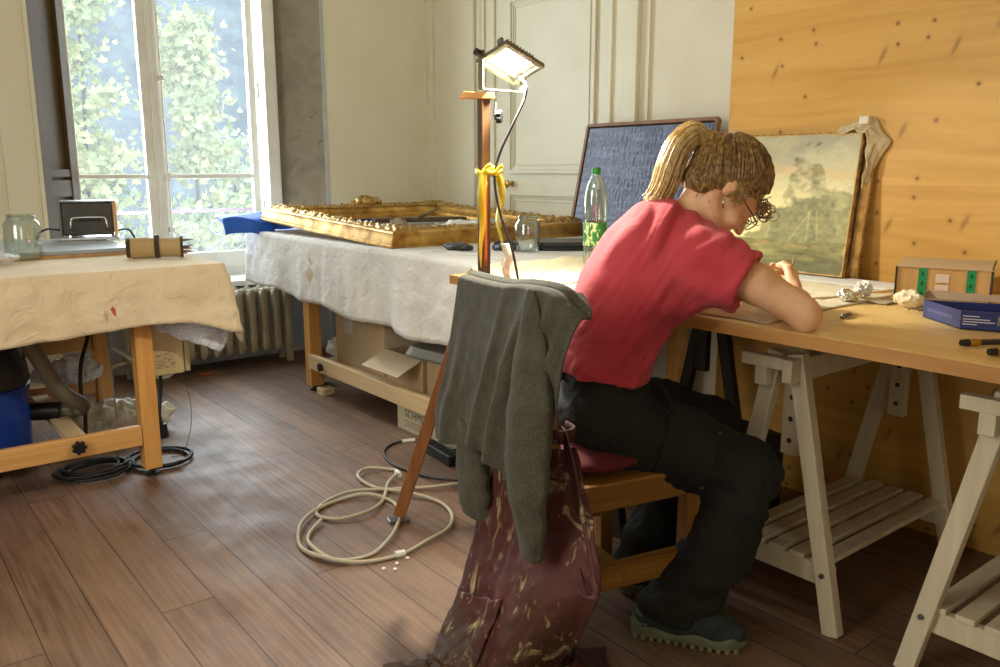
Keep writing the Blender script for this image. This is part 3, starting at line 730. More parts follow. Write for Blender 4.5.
M_gl = glass('jar_glass', (.93, .97, .95), .10)
def jar(loc, r, h, label, content=None):
    t = thing('glass_jar', label, 'jar', loc)
    pr = [(0, .004), (r * .9, .004), (r * .97, .012), (r, .03), (r, h * .72), (r * .93, h * .82), (r * .76, h * .88), (r * .74, h * .90), (r * .80, h * .91), (r * .80, h * .935), (r * .75, h * .94), (r * .75, h), (r * .79, h)]
    put('body', MB().lathe(pr, 36), M_gl, t, smooth=60)
    ins = [(p[0] * .95, p[1] + .004) for p in pr[:-1]]
    put('inner_wall', MB().lathe(ins, 36), M_gl, t, smooth=60)
    put('thread', MB().tube([(r * .77 * math.cos(a_), r * .77 * math.sin(a_), h * (.95 + .03 * a_ / 12.6)) for a_ in [k * .35 for k in range(36)]], .0022, 5), M_gl, t, smooth=True)
    return t
jar((.60, 3.90, .834), .071, .185, 'large empty glass jar at the left end of the canvas covered table')

pc = thing('tool_roll', 'rolled beige canvas tool pouch with dark straps and tool tips showing', 'tool roll', (1.055, 3.655, .878), R(-19))
def roll(u, v):
    x = -.10 + .2 * v; rr = .041 * (1 + .04 * math.sin(v * 6)) * (1 - .06 * (1 - abs(2 * v - 1)))
    a_ = 2 * math.pi * u; rr *= 1 + .05 * math.sin(a_ * 3 + 1); return (x, rr * math.cos(a_), rr * math.sin(a_) * 1.0)
put('roll', MB().grid(roll, 26, 20, True), cloth_mat('beige_duck_canvas', (172, 146, 98), (186, 160, 112), blot=14), pc, smooth=True, solid=.003)
M_dbind = cloth_mat('dark_binding', (56, 42, 34), (66, 50, 40))
for xa, xb, rr in ((-.117, -.096, .04), (.094, .104, .044), (-.008, .012, .0435)):
    m = MB(); m.lathe([(.02, xa), (rr, xa), (rr + .001, (xa + xb) / 2), (rr, xb), (.02, xb)], 26, (0, 0, 0), Matrix.Rotation(R(90), 4, 'Y')); put('strap' if xa > -.05 and xb < .05 else 'binding', m, M_dbind, pc, smooth=50)
put('buckle', MB().box(-.008, .012, -.01, .014, .042, .052), M_black, pc, bev=.002)
rnd = random.Random(5)
for k in range(7):
    a_ = rnd.uniform(0, 6.28); q = rnd.uniform(.005, .028); L = rnd.uniform(.018, .042)
    put('tool_tip', MB().tube([(.09, q * math.cos(a_), q * math.sin(a_)), (.104 + L * .6, q * 1.2 * math.cos(a_), q * 1.2 * math.sin(a_)), (.104 + L, q * 1.2 * math.cos(a_), q * 1.2 * math.sin(a_))], [.005, .005, .002], 6), M_leg if k % 2 else M_greym, pc)

def crumple(name, m, c, r, seed, label, cat, h=.008, amp=.35, freq=9, k=8, parent=None, flatten=None):
    """crumpled bag / ball of film built as an irregular lump with creases"""
    r = np.array(r, float); c = np.array(c, float); V = Vox(c - r * 1.5 - .02, c + r * 1.5 + .02, h); rn = np.random.RandomState(seed)
    V.ell(c, r * .82)
    for _ in range(k):
        d = rn.normal(size=3); d /= np.linalg.norm(d); q = c + d * r * .55; V.ell(q, r * rn.uniform(.3, .55), k=.01)
    V.clip((c[0], c[1], c[2] - r[2] * .8), (0, 0, -1))
    am = amp * r.min()
    mb = V.mesh(lambda W: -am * np.abs(vnoise(W, freq / r.max() * .35, seed)) + am * .45 * np.abs(vnoise(W, freq / r.max(), seed + 3)))
    o = put(name, mb, m, parent, world=parent is not None, smooth=35)
    if parent is None: tag(o, label, cat)
    return o
M_bag = plastic_film('milky_plastic', (.82, .85, .88), .93, .3)
M_bagy = plastic_film('yellowed_plastic', (.78, .76, .62), .95, .35)
crumple('plastic_bag', M_bag, (.76, 4.12, .30), (.15, .10, .085), 1, 'crumpled white plastic bag resting on the rear rail of left table', 'bag')
crumple('plastic_bag', M_bagy, (.90, 3.98, .082), (.28, .13, .10), 2, 'yellowish plastic bag lying on the floor under the left table', 'bag')
crumple('plastic_film', plastic_film('clear_film', (.9, .92, .94), .35, .15), (.44, 3.72, .862), (.15, .10, .032), 4, 'clear plastic film heaped at left end of the canvas cloth', 'plastic film')

# bubble wrap hanging below the cloth corner
def bub(u, v):
    x = .94 + .27 * u; z = .665 - (.085 + .125 * u - .05 * max(0, u - .85) * 8) * v
    return (x, 3.33 + .02 * math.sin(u * 7) + .02 * v + .012 * nz(x * 20, z * 20) - .05 * u * v, z + (.010 * nz(x * 40, v * 9) + .014 * nz(x * 23, 4)) * v)
bw = put('bubble_wrap', MB().grid(bub, 40, 16), None or plastic_film('bubble_film', (.80, .84, .92), .55, .15), smooth=True, solid=.003)
tag(bw, 'sheet of bubble wrap hanging out below the right corner of canvas cloth', 'bubble wrap')
def bubbles():
    m = MB()
    for i in range(20):
        for j in range(8):
            u = (i + .5 * (j % 2) + .3) / 20.6; v = (j + .5) / 8.3; p = Vector(bub(u, v)); r_ = .0055
            m.lathe([(0, -r_ * .9), (r_ * .7, -r_ * .7), (r_, 0)], 7, p, Matrix.Rotation(R(-90), 4, 'X'))
    return m
bb = put('bubbles', bubbles(), bw.data.materials[0], bw, smooth=True); bb['kind'] = 'stuff'

hb_ = thing('wall_heater_box', 'beige metal box with small label hanging under the left table', 'metal box', (.99, 3.6, .4))
put('case', MB().box(.925, 1.055, 3.40, 3.70, .385, .79), mat('beige_enamel', (196, 182, 136), (206, 192, 148), 3, .45), hb_, world=True, bev=.006)
put('door_edge', MB().box(1.058, 1.078, 3.40, 3.70, .39, .79), mat('beige_enamel_edge', (176, 162, 120), rough=.45), hb_, world=True, bev=.003)
lm = NT('faded_label'); lf = lm.noise(lm.coords((18, 1, 90)), 3.0, 3); lm.link(lm.ramp(lf, [(.5, s2l((200, 184, 142))), (.56, s2l((158, 120, 88)))]), lm.b.inputs['Base Color'])
put('label', MB().box(.945, 1.02, 3.398, 3.40, .415, .475), lm.m, hb_, world=True)
tag(put('white_conduit', MB().tube(spline([(.86, 3.72, .46), (.90, 3.66, .43), (.97, 3.6, .352), (1.03, 3.58, .335), (1.06, 3.57, .36), (1.06, 3.56, .388)]), .0085, 8), mat('white_rubber', (206, 204, 196), rough=.5), smooth=True), 'white hose looping out below the beige box under left table', 'hose')

vac = thing('drum_vacuum', 'blue drum vacuum cleaner with dark motor head under the left table', 'vacuum cleaner', (.33, 3.78, 0))
M_blue = mat('blue_plastic_drum', (22, 58, 150), (30, 70, 168), 4, .35)
put('drum', MB().lathe([(0, .05), (.19, .05), (.205, .07), (.212, .30), (.218, .36), (.20, .37), (0, .37)], 40), M_blue, vac, smooth=40)
put('motor_head', MB().lathe([(.214, .365), (.222, .38), (.215, .44), (.185, .53), (.13, .575), (0, .585)], 40), mat('dark_motor_plastic', (44, 44, 48), rough=.5), vac, smooth=40)
m = MB()
for k in range(9): z = .40 + k * .014; m.box(.12, .205 - k * .004, -.125 - .0 * k, -.12, z, z + .005)
put('vent_grille', m, M_black, vac)
m = MB()
for k in range(12): a_ = R(k * 9 - 80); m.box(.2 * math.cos(a_), .2 * math.cos(a_) + .012, .2 * math.sin(a_), .2 * math.sin(a_) + .012, .42, .47)
m.box(-.03, .04, -.235, -.2, .32, .42).box(-.02, .03, -.25, -.23, .34, .37)
put('latch', m, M_black, vac, bev=.003)
for a_ in (20, 140, 260): put('caster', MB().lathe([(0, -.02), (.025, -.02), (.03, 0), (.025, .02), (0, .02)], 14, (.17 * math.cos(R(a_)), .17 * math.sin(R(a_)), .03), Matrix.Rotation(R(90), 4, 'X')), M_black, vac)
hose = MB(); hp = spline([(.30, 3.66, .60), (.45, 3.62, .62), (.53, 3.62, .55), (.575, 3.63, .45), (.63, 3.64, .33), (.705, 3.66, .255), (.70, 3.70, .225), (.62, 3.75, .225), (.53, 3.78, .23)], 22)
hose.tube(hp, [.030 + (.0022 if k % 2 else 0) for k in range(len(hp))], 14); put('hose', hose, mat('grey_corrugated_hose', (112, 104, 88), rough=.4), vac, world=True, smooth=60)
put('hose_cuff', MB().tube([(.64, 3.72, .225), (.50, 3.78, .23)], .037, 16), M_black, vac, world=True, smooth=50)

M_cab = mat('black_rubber_cable', (30, 30, 32), rough=.5)
def coil(cx, cy, rs, n, z=.008, seed=0, sq=.75):
    rr = random.Random(seed); pts = []
    for k in range(n * 16 + 1):
        t = k / 16 * 2 * math.pi; r = rs * (1 + .10 * math.sin(t * .37 + seed) + .05 * math.sin(t * 1.7))
        pts.append((cx + r * math.cos(t) + .02 * math.sin(t * .21), cy + r * sq * math.sin(t), z + .011 * (k / (n * 16)) * n * .55 + .002 * math.sin(t * 2.3)))
    return pts
tag(put('coiled_cable', MB().tube(coil(.70, 3.50, .125, 5, seed=1), .0065, 7), M_cab, smooth=True), 'coil of black cable on the floor under the left table', 'cable')
tag(put('looped_cable', MB().tube(coil(.945, 3.50, .125, 2, seed=4, sq=.95)[:30], .0075, 7), M_cab, smooth=True), 'single loop of black cable around the foot of left table', 'cable')
tag(put('hanging_cable', MB().tube(spline([(.86, 4.1, .74), (.85, 4.08, .60), (.83, 4.0, .48), (.77, 3.9, .37), (.75, 3.86, .24), (.755, 3.84, .16), (.74, 3.82, .03), (.72, 3.8, .012)]), .0085, 8), M_cab, smooth=True), 'black power cord dropping behind the left table leg', 'cord')
tag(put('hanging_cable', MB().tube(spline([(.80, 3.52, .78), (.80, 3.52, .5), (.805, 3.52, .25), (.80, 3.53, .012), (.83, 3.55, .008)]), .004, 6), mat('grey_cord', (140, 136, 128), rough=.6), smooth=True), 'thin grey cord hanging straight down under the left table', 'cord')
tag(put('hanging_cable', MB().tube(spline([(.985, 3.50, .385), (.98, 3.50, .30), (.965, 3.49, .2), (.975, 3.49, .14)]), .0075, 8), M_cab, smooth=True), 'short black cord with plug hanging beside the left table leg', 'cord')
put('plug', MB().tube([(.975, 3.49, .16), (.978, 3.49, .10)], [.016, .019], 12), M_black, bpy.data.objects['hanging_cable.002'], world=True)
tag(put('thin_wire', MB().tube(spline([(1.09, 3.62, .39), (1.12, 3.62, .28), (1.13, 3.60, .2), (1.11, 3.56, .1), (1.06, 3.52, .01), (1.0, 3.5, .006)]), .0016, 5), mat('thin_wire_copper', (110, 96, 86), rough=.5), smooth=True), 'very thin wire trailing to the floor right of left table leg', 'wire')
cr = MB().grid(lambda u, v: (1.59 + .08 * u, 4.84 + .045 * v, .006 + .008 * abs(nz(u * 4, v * 4, 2))), 8, 6)
tag(put('paper_scrap', cr, mat('orange_scrap', (196, 84, 36), rough=.8), solid=.001), 'small orange scrap on the floor below the radiator', 'scrap')

# ---- middle table with the gilt frame
mt = thing('work_table', 'pine worktable with white sheet carrying the gilt frame', 'table', (2.6, 3.6, 0))
put('tabletop', MB().box(1.93, 3.34, 2.50, 4.85, .805, .837), M_top, mt, world=True)
for (x, y) in ((1.985, 4.15), (3.2, 4.15), (3.2, 2.62)): leg_table(x, y, mt, .805, .07)
put('front_stretcher', MB().box(1.945, 1.975, 2.52, 4.14, .13, .212), M_pale, mt, world=True, bev=.004)
put('shelf', MB().box(1.98, 2.75, 2.52, 4.115, .16, .178), M_pale, mt, world=True)
put('rear_stretcher', MB().box(2.75, 2.78, 2.52, 4.14, .13, .212), M_pale, mt, world=True)
star_knob((1.945, 3.97, .168), (-1, 0, 0), mt, .02)
def drop_mid(nx, ny, x, y):
    if nx < -.4: return interp([2.4, 2.9, 3.4, 3.9, 4.4, 4.9], [.35, .352, .345, .328, .30, .285], y) + .010 * math.sin(y * 11)
    if ny > .4: return .27
    return .30
table_cloth('white_sheet', M_linen, 1.92, 3.36, 2.47, 4.87, .84, drop_mid, 9, 'creased white sheet covering the middle table and hanging in front', 'tablecloth', flare=.03, fold=.02)
# foot clutter
tag(put('wood_block', MB().box(1.955, 2.03, 4.0, 4.07, .0, .035), M_pale, bev=.003), 'small wooden offcut beside the middle table leg', 'wood block')

# gilt frame lying face up
def gold(name, c, d, sc):
    n = NT(name); b = n.b; f = n.noise(n.coords(), sc, 5, .65); n.link(n.ramp(f, [(.35, s2l(d)), (.52, s2l(c)), (.75, s2l((232, 196, 118)))]), b.inputs['Base Color'])
    b.inputs['Metallic'].default_value = .75; n.link(n.ramp(f, [(.3, (.55,) * 3), (.7, (.3,) * 3)]), b.inputs['Roughness']); n.bump(n.noise(n.coords(), sc * 2, 4), .3, .003); return n.m
M_gold = gold('worn_gilding', (200, 156, 80), (158, 112, 52), 9)
M_gold2 = gold('ornament_gilding', (190, 156, 94), (112, 80, 40), 70)
FRO = Vector((1.975, 3.285, .845)); FW, FL, TILT = 1.30, 1.50, math.atan2(.062, 1.5)
fr_ = thing('gilt_picture_frame', 'large ornate gilt picture frame lying face up on the white sheet', 'picture frame', FRO, rot=(TILT, 0, 0))
# profile: distance inwards from outer edge, height
prof = [(0, 0), (0, .010), (.010, .014), (.010, .022), (.018, .040), (.022, .058), (.020, .066), (.026, .072), (.044, .074), (.052, .074), (.12, .068), (.128, .05), (.15, .034), (.165, .028), (.168, .016), (.175, .016), (.175, 0)]
ds = [p[0] for p in prof]
def side_pts(side, d, s):
    """point at inward distance d and position s(0..1) along a mitred side"""
    if side == 0: a, b = (d, d), (FW - d, d)
    elif side == 1: a, b = (FW - d, d), (FW - d, FL - d)
    elif side == 2: a, b = (FW - d, FL - d), (d, FL - d)
    else: a, b = (d, FL - d), (d, d)
    return a[0] + (b[0] - a[0]) * s, a[1] + (b[1] - a[1]) * s
for side in range(4):
    m = MB()
    def rail(u, v, side=side):
        k = u * (len(prof) - 1); i = min(int(k), len(prof) - 2); t = k - i
        d = prof[i][0] * (1 - t) + prof[i + 1][0] * t; z = prof[i][1] * (1 - t) + prof[i + 1][1] * t
        x, y = side_pts(side, d, v); return (x, y, z)
    m.grid(rail, len(prof), 40)
    rail_o = put('frame_rail', m, M_gold, fr_, smooth=40)
    # carved foliage band as dense relief
    m = MB()
    Ls = FW if side % 2 == 0 else FL
    nv = int(Ls / .0075)
    def orn(u, v, side=side, Ls=Ls):
        d = .050 + .078 * u; x, y = side_pts(side, d, v); sL = v * Ls
        c_ = abs(math.sin(sL * 42 + 3.0 * math.sin(u * 5))); lobes = .5 + .5 * math.sin(sL * 84 + u * 9 + 2 * math.sin(sL * 21))
        edge = math.sin(math.pi * u) ** .5
        corner = math.exp(-(min(v, 1 - v) * Ls / .12) ** 2)
        mid = math.exp(-((v - .5) * Ls / .09) ** 2) if side == 2 else 0
        h = .068 + edge * (.010 * c_ + .011 * lobes * (1 - u * .5) + .016 * abs(nz(x * 45, y * 45, side)) + .010 * corner + .035 * mid)
        off = .006 * math.sin(sL * 60) * (1 - u)
        dx, dy = side_pts(side, d + off, v); return (dx, dy, h)
    m.grid(orn, 15, nv)
    put('carved_foliage', m, M_gold2, rail_o, smooth=50)
# cartouche at the middle of the far side, corner shells
m = Vox((.55, 1.28, .03), (.82, 1.50, .17), .006)
for k in range(9):
    a_ = R(k * 22.5); m.ell((.68 + .07 * math.cos(a_), 1.39 + .045 * math.sin(a_) * .8, .095 + .02 * math.sin(a_)), (.022, .02, .022), k=.006)
m.ell((.68, 1.39, .10), (.05, .04, .03), k=.006)
put('cartouche', m.mesh(lambda W: .004 * vnoise(W, 60, 3)), M_gold2, fr_, smooth=50)
def loose_strip(x0, x1, y0, y1, z, h, name, label, m, cat, group=None, rz=0, bev=.003):
    o = thing(name, label, cat, ((x0 + x1) / 2, (y0 + y1) / 2, z), rz, group)
    return o
o = put('wood_strip', MB().box(-.30, .30, -.045, .045, 0, .022).box(-.28, .28, -.02, .02, .022, .032), mat('dusty_brown_wood', (112, 92, 62), (134, 112, 78), 14, .6), bev=.003); o.location = (2.45, 3.98, .89); o.rotation_euler = (0, 0, R(60)); tag(o, 'dusty brown moulding strip lying inside the gilt frame', 'wood strip')
o = put('wood_strip', MB().box(-.28, .28, -.05, .05, 0, .025), mat('dark_brown_wood', (70, 52, 34), (90, 68, 44), 14, .6), bev=.003); o.location = (2.78, 4.28, .89); o.rotation_euler = (0, 0, R(-20)); tag(o, 'darker flat wooden strip inside the gilt frame, toward the corner', 'wood strip')
def paper(name, c, sx, sy, rz, seed, label, col=(232, 230, 226), amp=.02, z=0.0):
    def g(u, v):
        x = (u - .5) * sx; y = (v - .5) * sy; return (x, y, amp * (nz(x * 9, y * 9, seed) + 1) * .5 + .002 + amp * .5 * abs(nz(x * 22, y * 22, seed)))
    o = put(name, MB().grid(g, 26, 20), mat(name + '_white', col, rough=.7), solid=.0012, smooth=35); o.location = c; o.rotation_euler = (0, 0, rz); return tag(o, label, 'paper')
paper('crumpled_paper', (2.62, 3.62, .89), .26, .2, .4, 3, 'crumpled white paper lying on the front part of the gilt frame', amp=.05)
paper('folded_paper', (2.9, 3.75, .89), .2, .16, -.3, 6, 'white paper inside the gilt frame near the door', amp=.04)
o = put('spatula', MB().box(-.11, .02, -.012, .012, 0, .003).box(.02, .14, -.01, .01, -.004, .01), mat('dark_tool_handle', (70, 56, 46), rough=.4), bev=.002); o.location = (2.62, 3.95, .955); o.rotation_euler = (0, R(14), R(200)); tag(o, 'dark handled spatula leaning across the gilt frame', 'spatula')

# blue foam wrapped board under and behind the frame's far end
bf = thing('blue_foam_wrap', 'bright blue foam sheet sticking out under the far end of gilt frame', 'foam sheet', (2.1, 4.8, .845))
def foam(u, v):
    x = 1.74 + 1.02 * u; w_ = .085 * (1 - .35 * u)
    return (x, 4.86 - .16 * v + .0 * u + .015 * math.sin(u * 5), .865 + .030 * u + .066 * (1 - v) ** .5 + .004 * math.sin(u * 30) * v - .03 * (v > .97) + .01 * math.sin(u * 3))
put('top_sheet', MB().grid(foam, 40, 8), mat('blue_foam', (30, 96, 214), (44, 112, 226), 6, .5), bf, world=True, smooth=True, solid=.006)
def foam2(u, v): return (1.725 + .30 * u, 4.70 - .04 * v + .012 * math.sin(u * 9), .925 - .075 * v + .012 * math.sin(u * 6) - .012 * u)
put('folded_edge', MB().grid(foam2, 20, 8), mat('blue_foam_edge', (34, 100, 216), rough=.45), bf, world=True, smooth=True, solid=.008)

# things on the middle table in front of the frame
M_glove = cloth_mat('black_nitrile', (24, 24, 26), (34, 34, 38), rough=.45)
crumple('crumpled_gloves', M_glove, (2.19, 3.06, .858), (.05, .115, .017), 11, 'pair of crumpled black gloves on the sheet before the gilt frame', 'gloves', h=.004, amp=.7, k=14)
crumple('black_cloth', M_glove, (2.35, 2.92, .862), (.06, .09, .024), 12, 'small heap of black cloth left of the glass jar', 'cloth', h=.004, amp=.6, k=12)
j2 = jar((2.375, 2.80, .844), .056, .158, 'clear screw top jar standing beside the flat black case')
cs_ = thing('flat_case', 'flat dark grey case with faint orange mark behind the seated person', 'case', (2.62, 2.80, .845), R(-38))
put('lower_shell', MB().prism([(-.15, -.10), (-.12, -.125), (.15, -.125), (.17, -.10), (.17, .11), (-.15, .11)], 0, .018), M_black, cs_, bev=.003)
put('lid', MB().prism([(-.15, -.10), (-.12, -.125), (.15, -.125), (.17, -.10), (.17, .11), (-.15, .11)], .019, .038), mat('dark_grey_lid', (48, 50, 52), rough=.4), cs_, bev=.004)
put('orange_mark', MB().box(-.06, .05, -.03, -.02, .038, .0385), mat('orange_mark', (206, 110, 70), rough=.5), cs_)
bt = thing('water_bottle', 'clear plastic water bottle with green cap and green label', 'bottle', (2.219, 2.226, 0.844))
M_pet = glass('clear_bottle_plastic', (.9, .95, .92), .12, .08)
bp = [(0, .003), (.034, .0), (.041, .010), (.0425, .03), (.041, .045), (.0425, .06), (.0425, .13), (.040, .14), (.0425, .15), (.0425, .195), (.041, .225), (.034, .25), (.022, .272), (.0145, .283), (.0145, .295)]; bp = [(a_ * 1.02, b2 * 1.19) for a_, b2 in bp]
put('body', MB().lathe(bp, 36), M_pet, bt, smooth=60)
put('inner_wall', MB().lathe([(p[0] * .96, p[1] + .002) for p in bp[:-2]], 36), M_pet, bt, smooth=60)
lbm = NT('green_bottle_label'); lz = lbm.node('ShaderNodeTexCoord'); ls = lbm.node('ShaderNodeSeparateXYZ'); lbm.link(lz.outputs['Object'], ls.inputs[0])
lbm.link(lbm.ramp(lbm.noise(lbm.coords((40, 40, 18)), 1.0, 3), [(.42, s2l((34, 104, 52))), (.5, s2l((48, 122, 62))), (.56, s2l((214, 218, 160))), (.62, s2l((40, 108, 56)))]), lbm.b.inputs['Base Color'])
put('label', MB().lathe([(.0440, .078), (.0446, .08), (.0446, .162), (.0440, .164)], 36), lbm.m, bt, smooth=60)
m = MB(); m.lathe([(0, .363), (.0155, .363), (.0168, .360), (.0168, .338), (.0155, .337)], 24)
put('cap', m, mat('green_cap', (30, 120, 50), rough=.4), bt, smooth=50)

# paintings: dark one leaning in the corner
def canvas_obj(parent, name, nu, nv, fn, m, o, U, V_):
    """canvas face as a fine grid with painted colours; o origin, U width vector, V height vector (world)"""
    o = Vector(o); U = Vector(U); V_ = Vector(V_); mb = MB(); mb.grid(lambda u, v: tuple(o + U * u + V_ * v), nu, nv)
    ob = put(name, mb, m, parent, world=True); me = ob.data
    ca = me.color_attributes.new('Col', 'FLOAT_COLOR', 'POINT'); uu, vv = np.meshgrid(np.linspace(0, 1, nu), np.linspace(0, 1, nv))
    c = fn(uu.ravel(), vv.ravel()); c = np.clip(c, 0, 255) / 255.0; c = np.where(c <= .04045, c / 12.92, ((c + .055) / 1.055) ** 2.4)
    ca.data.foreach_set('color', np.concatenate([c, np.ones((len(c), 1))], 1).astype(np.float32).ravel()); return ob
def fb(u, v, fu, fv, seed, o=4):
    r = 0; a_ = 1; P = np.stack([u, v, v * 0], 1)
    for k in range(o): r = r + a_ * vnoise(P, (fu * 2 ** k, fv * 2 ** k, 1), seed + k); a_ *= .55
    return r
def dark_paint(u, v):
    n1 = fb(u, v, 9, 40, 3, 4); n2 = fb(u, v, 3, 3, 9, 3); n3 = fb(u, v, 60, 60, 17, 2)
    base = np.array([84, 90, 118.]); c = base + np.outer(n1, [24, 25, 28]) + np.outer(n2, [12, 12, 16]) + np.outer(n3, [10, 10, 12])
    blob = np.clip(.5 + fb(u, v, 5, 7, 23, 3), 0, 1)[:, None]; c = c * (1 - .25 * blob) + np.array([40, 48, 76]) * .25 * blob
    return c
dp = thing('dark_painting', 'large dark blue varnished painting in thin wooden frame leaning in the corner', 'painting', (3.3, 3.03, .85))
dO = Vector((3.205, 3.40, .848)); dU = Vector((0, -.865, 0)); dV = Vector((.13, 0, .585)); dN = dU.cross(dV).normalized()
if dN.x > 0: dN = -dN
canvas_obj(dp, 'canvas', 140, 100, dark_paint, attr_mat('varnished_dark_paint', .30, 1.0, 30, (1, 2.2, 1)), dO + dN * .012 + dU * .018 + dV * .03, dU * .964, dV * .94)
m = MB(); 
for a_, b2 in ((dO, dO + dU), (dO + dV, dO + dU + dV), (dO, dO + dV), (dO + dU, dO + dU + dV)): m.bar(a_ + dN * .004, b2 + dN * .004, .018, .03, up=dN)
put('frame', m, mat('brown_frame_wood', (122, 84, 52), (144, 102, 66), 12, .5), dp, world=True, bev=.002)
m = MB(); m.add([tuple(p - dN * .004) for p in (dO, dO + dU, dO + dU + dV, dO + dV)], [(0, 1, 2, 3)]); put('backing', m, M_blackwood, dp, world=True, solid=.003)

# ---- floor electrics between the tables
M_grey_cable = mat('beige_cable', (176, 164, 140), rough=.5)
ext = thing('extension_cable', 'long beige cable looped in coils on the floor before the easel leg', 'cable', (1.35, 2.45, 0))
p_ = [(2.05, 2.36), (1.777, 2.467), (1.66, 2.521), (1.551, 2.60), (1.40, 2.66), (1.28, 2.64), (1.21, 2.56), (1.25, 2.475), (1.36, 2.46), (1.46, 2.53), (1.56, 2.66), (1.64, 2.72), (1.65, 2.79), (1.57, 2.84), (1.50, 2.79), (1.50, 2.66), (1.56, 2.52), (1.61, 2.40), (1.59, 2.28), (1.51, 2.178), (1.40, 2.135), (1.274, 2.112), (1.15, 2.14), (1.075, 2.22), (1.053, 2.35), (1.10, 2.47), (1.19, 2.57), (1.32, 2.63), (1.43, 2.60), (1.48, 2.50), (1.44, 2.38), (1.38, 2.30), (1.30, 2.22), (1.20, 2.17), (1.10, 2.20), (1.075, 2.31), (1.11, 2.42), (1.2, 2.5)]
pts3 = [(x, y, .007 + .010 * abs(math.sin(i * 1.3)) * (i % 3 > 0)) for i, (x, y) in enumerate(p_)]
put('cable', MB().tube(spline(pts3, 8), .0068, 8), M_grey_cable, ext, world=True, smooth=True)
put('cable_tie', MB().tube([(1.635, 2.70, .012), (1.645, 2.735, .012)], .012, 8), mat('white_tape', (220, 218, 208), rough=.5), ext, world=True)
put('cable_tie', MB().tube([(1.26, 2.115, .010), (1.29, 2.11, .010)], .012, 8), bpy.data.materials['white_tape'], ext, world=True)
bc = thing('black_cable', 'black cable curving on the floor from the power adapters', 'cable', (1.75, 2.8, 0))
put('cable', MB().tube(spline([(2.0, 2.93, .02), (1.994, 3.003, .01), (1.866, 3.069, .006), (1.76, 3.02, .006), (1.70, 2.90, .006), (1.69, 2.78, .006), (1.72, 2.62, .008), (1.777, 2.50, .016), (1.9, 2.36, .006), (2.1, 2.25, .006)]), .005, 7), M_cab, bc, world=True, smooth=True)
put('tape_flag', MB().tube([(1.93, 3.045, .008), (1.875, 3.066, .007)], .008, 8), bpy.data.materials['white_tape'], bc, world=True)
ad = thing('power_adapter', 'black power strip and adapter on the floor under middle table', 'power strip', (1.90, 2.80, 0), R(84))
put('housing', MB().box(-.13, .13, -.03, .03, 0, .045), M_black, ad, bev=.006)
for k in range(3): put('socket', MB().lathe([(0, .04), (.017, .04), (.02, .048), (.022, .048), (.022, .044)], 16, (-.08 + .08 * k, 0, 0)), M_blackwood, ad)
put('cord', MB().tube(spline([(.0, -.03, .02), (-.02, -.10, .03), (.06, -.13, .02), (.10, -.06, .05), (.04, -.03, .06)]), .005, 7), M_cab, ad, smooth=True)
rn = random.Random(8)
for i, (x, y) in enumerate(((1.19, 2.07), (1.215, 2.045), (1.24, 2.075), (1.285, 2.085))):
    o = put('plaster_crumb', crumple('tmp', M_linen, (0, 0, 0), (.008, .007, .005), 20 + i, 'x', 'y', h=.0025) and MB().lathe([(0, -.003), (.006, -.002), (.007, .002), (.003, .005), (0, .005)], 6), M_white); bpy.data.objects.remove(bpy.data.objects['tmp'])
    o.location = (x, y, .003); o.rotation_euler = (0, 0, i); tag(o, 'tiny white crumb on the floor, ' + ('leftmost of four by the cable', 'nearest the camera of four', 'middle right one below the cable', 'rightmost, touching the beige cable')[i], 'crumb', 'white crumbs by the cable')

# ---- boxes on the shelf of the middle table
M_card = mat('cardboard', (184, 156, 120), (196, 168, 132), 3, .8, bump=.1, bscale=60)
M_cardl = mat('pale_cardboard', (196, 176, 146), (206, 188, 158), 3, .8)
M_cardi = mat('cardboard_inside', (150, 116, 80), rough=.85)
M_tape = mat('brown_parcel_tape', (140, 100, 60), rough=.3)
def carton(loc, rz, sx, sy, sz, label, flaps=(), open_=False, m=M_card, th=.004, labels=()):
    t = thing('cardboard_box', label, 'box', loc, rz); mb = MB()
    mb.box(-sx / 2, sx / 2, -sy / 2, sy / 2, 0, th).box(-sx / 2, -sx / 2 + th, -sy / 2, sy / 2, th, sz).box(sx / 2 - th, sx / 2, -sy / 2, sy / 2, th, sz)
    mb.box(-sx / 2 + th, sx / 2 - th, -sy / 2, -sy / 2 + th, th, sz).box(-sx / 2 + th, sx / 2 - th, sy / 2 - th, sy / 2, th, sz)
    if not open_: mb.box(-sx / 2, sx / 2, -sy / 2, sy / 2, sz, sz + th)
    put('carton', mb, m, t)
    for (side, ln, ang) in flaps:
        a_ = R(ang); q = MB()
        if side == '-x': q.box(-ln, 0, -sy / 2 + .003, sy / 2 - .003, 0, th, Matrix.Translation((-sx / 2, 0, sz)) @ Matrix.Rotation(-a_, 4, 'Y'))
        if side == '+x': q.box(0, ln, -sy / 2 + .003, sy / 2 - .003, 0, th, Matrix.Translation((sx / 2, 0, sz)) @ Matrix.Rotation(a_, 4, 'Y'))
        if side == '-y': q.box(-sx / 2 + .003, sx / 2 - .003, -ln, 0, 0, th, Matrix.Translation((0, -sy / 2, sz)) @ Matrix.Rotation(a_, 4, 'X'))
        if side == '+y': q.box(-sx / 2 + .003, sx / 2 - .003, 0, ln, 0, th, Matrix.Translation((0, sy / 2, sz)) @ Matrix.Rotation(-a_, 4, 'X'))
        put('flap', q, M_cardl, t)
    return t
b1 = carton((2.245, 3.775, .179), 0, .36, .51, .285, 'tall closed cardboard box with paper label on the middle table shelf', m=mat('warm_grey_cardboard', (176, 154, 124), (186, 164, 134), 3, .8))
put('paper_label', MB().box(-.1812, -.180, .07, .17, .17, .265), mat('printed_label', (204, 198, 190), (170, 166, 162), 60, .6), b1)
put('tape_seam', MB().box(-.1815, -.180, -.255, -.10, .0, .285), M_card, b1)
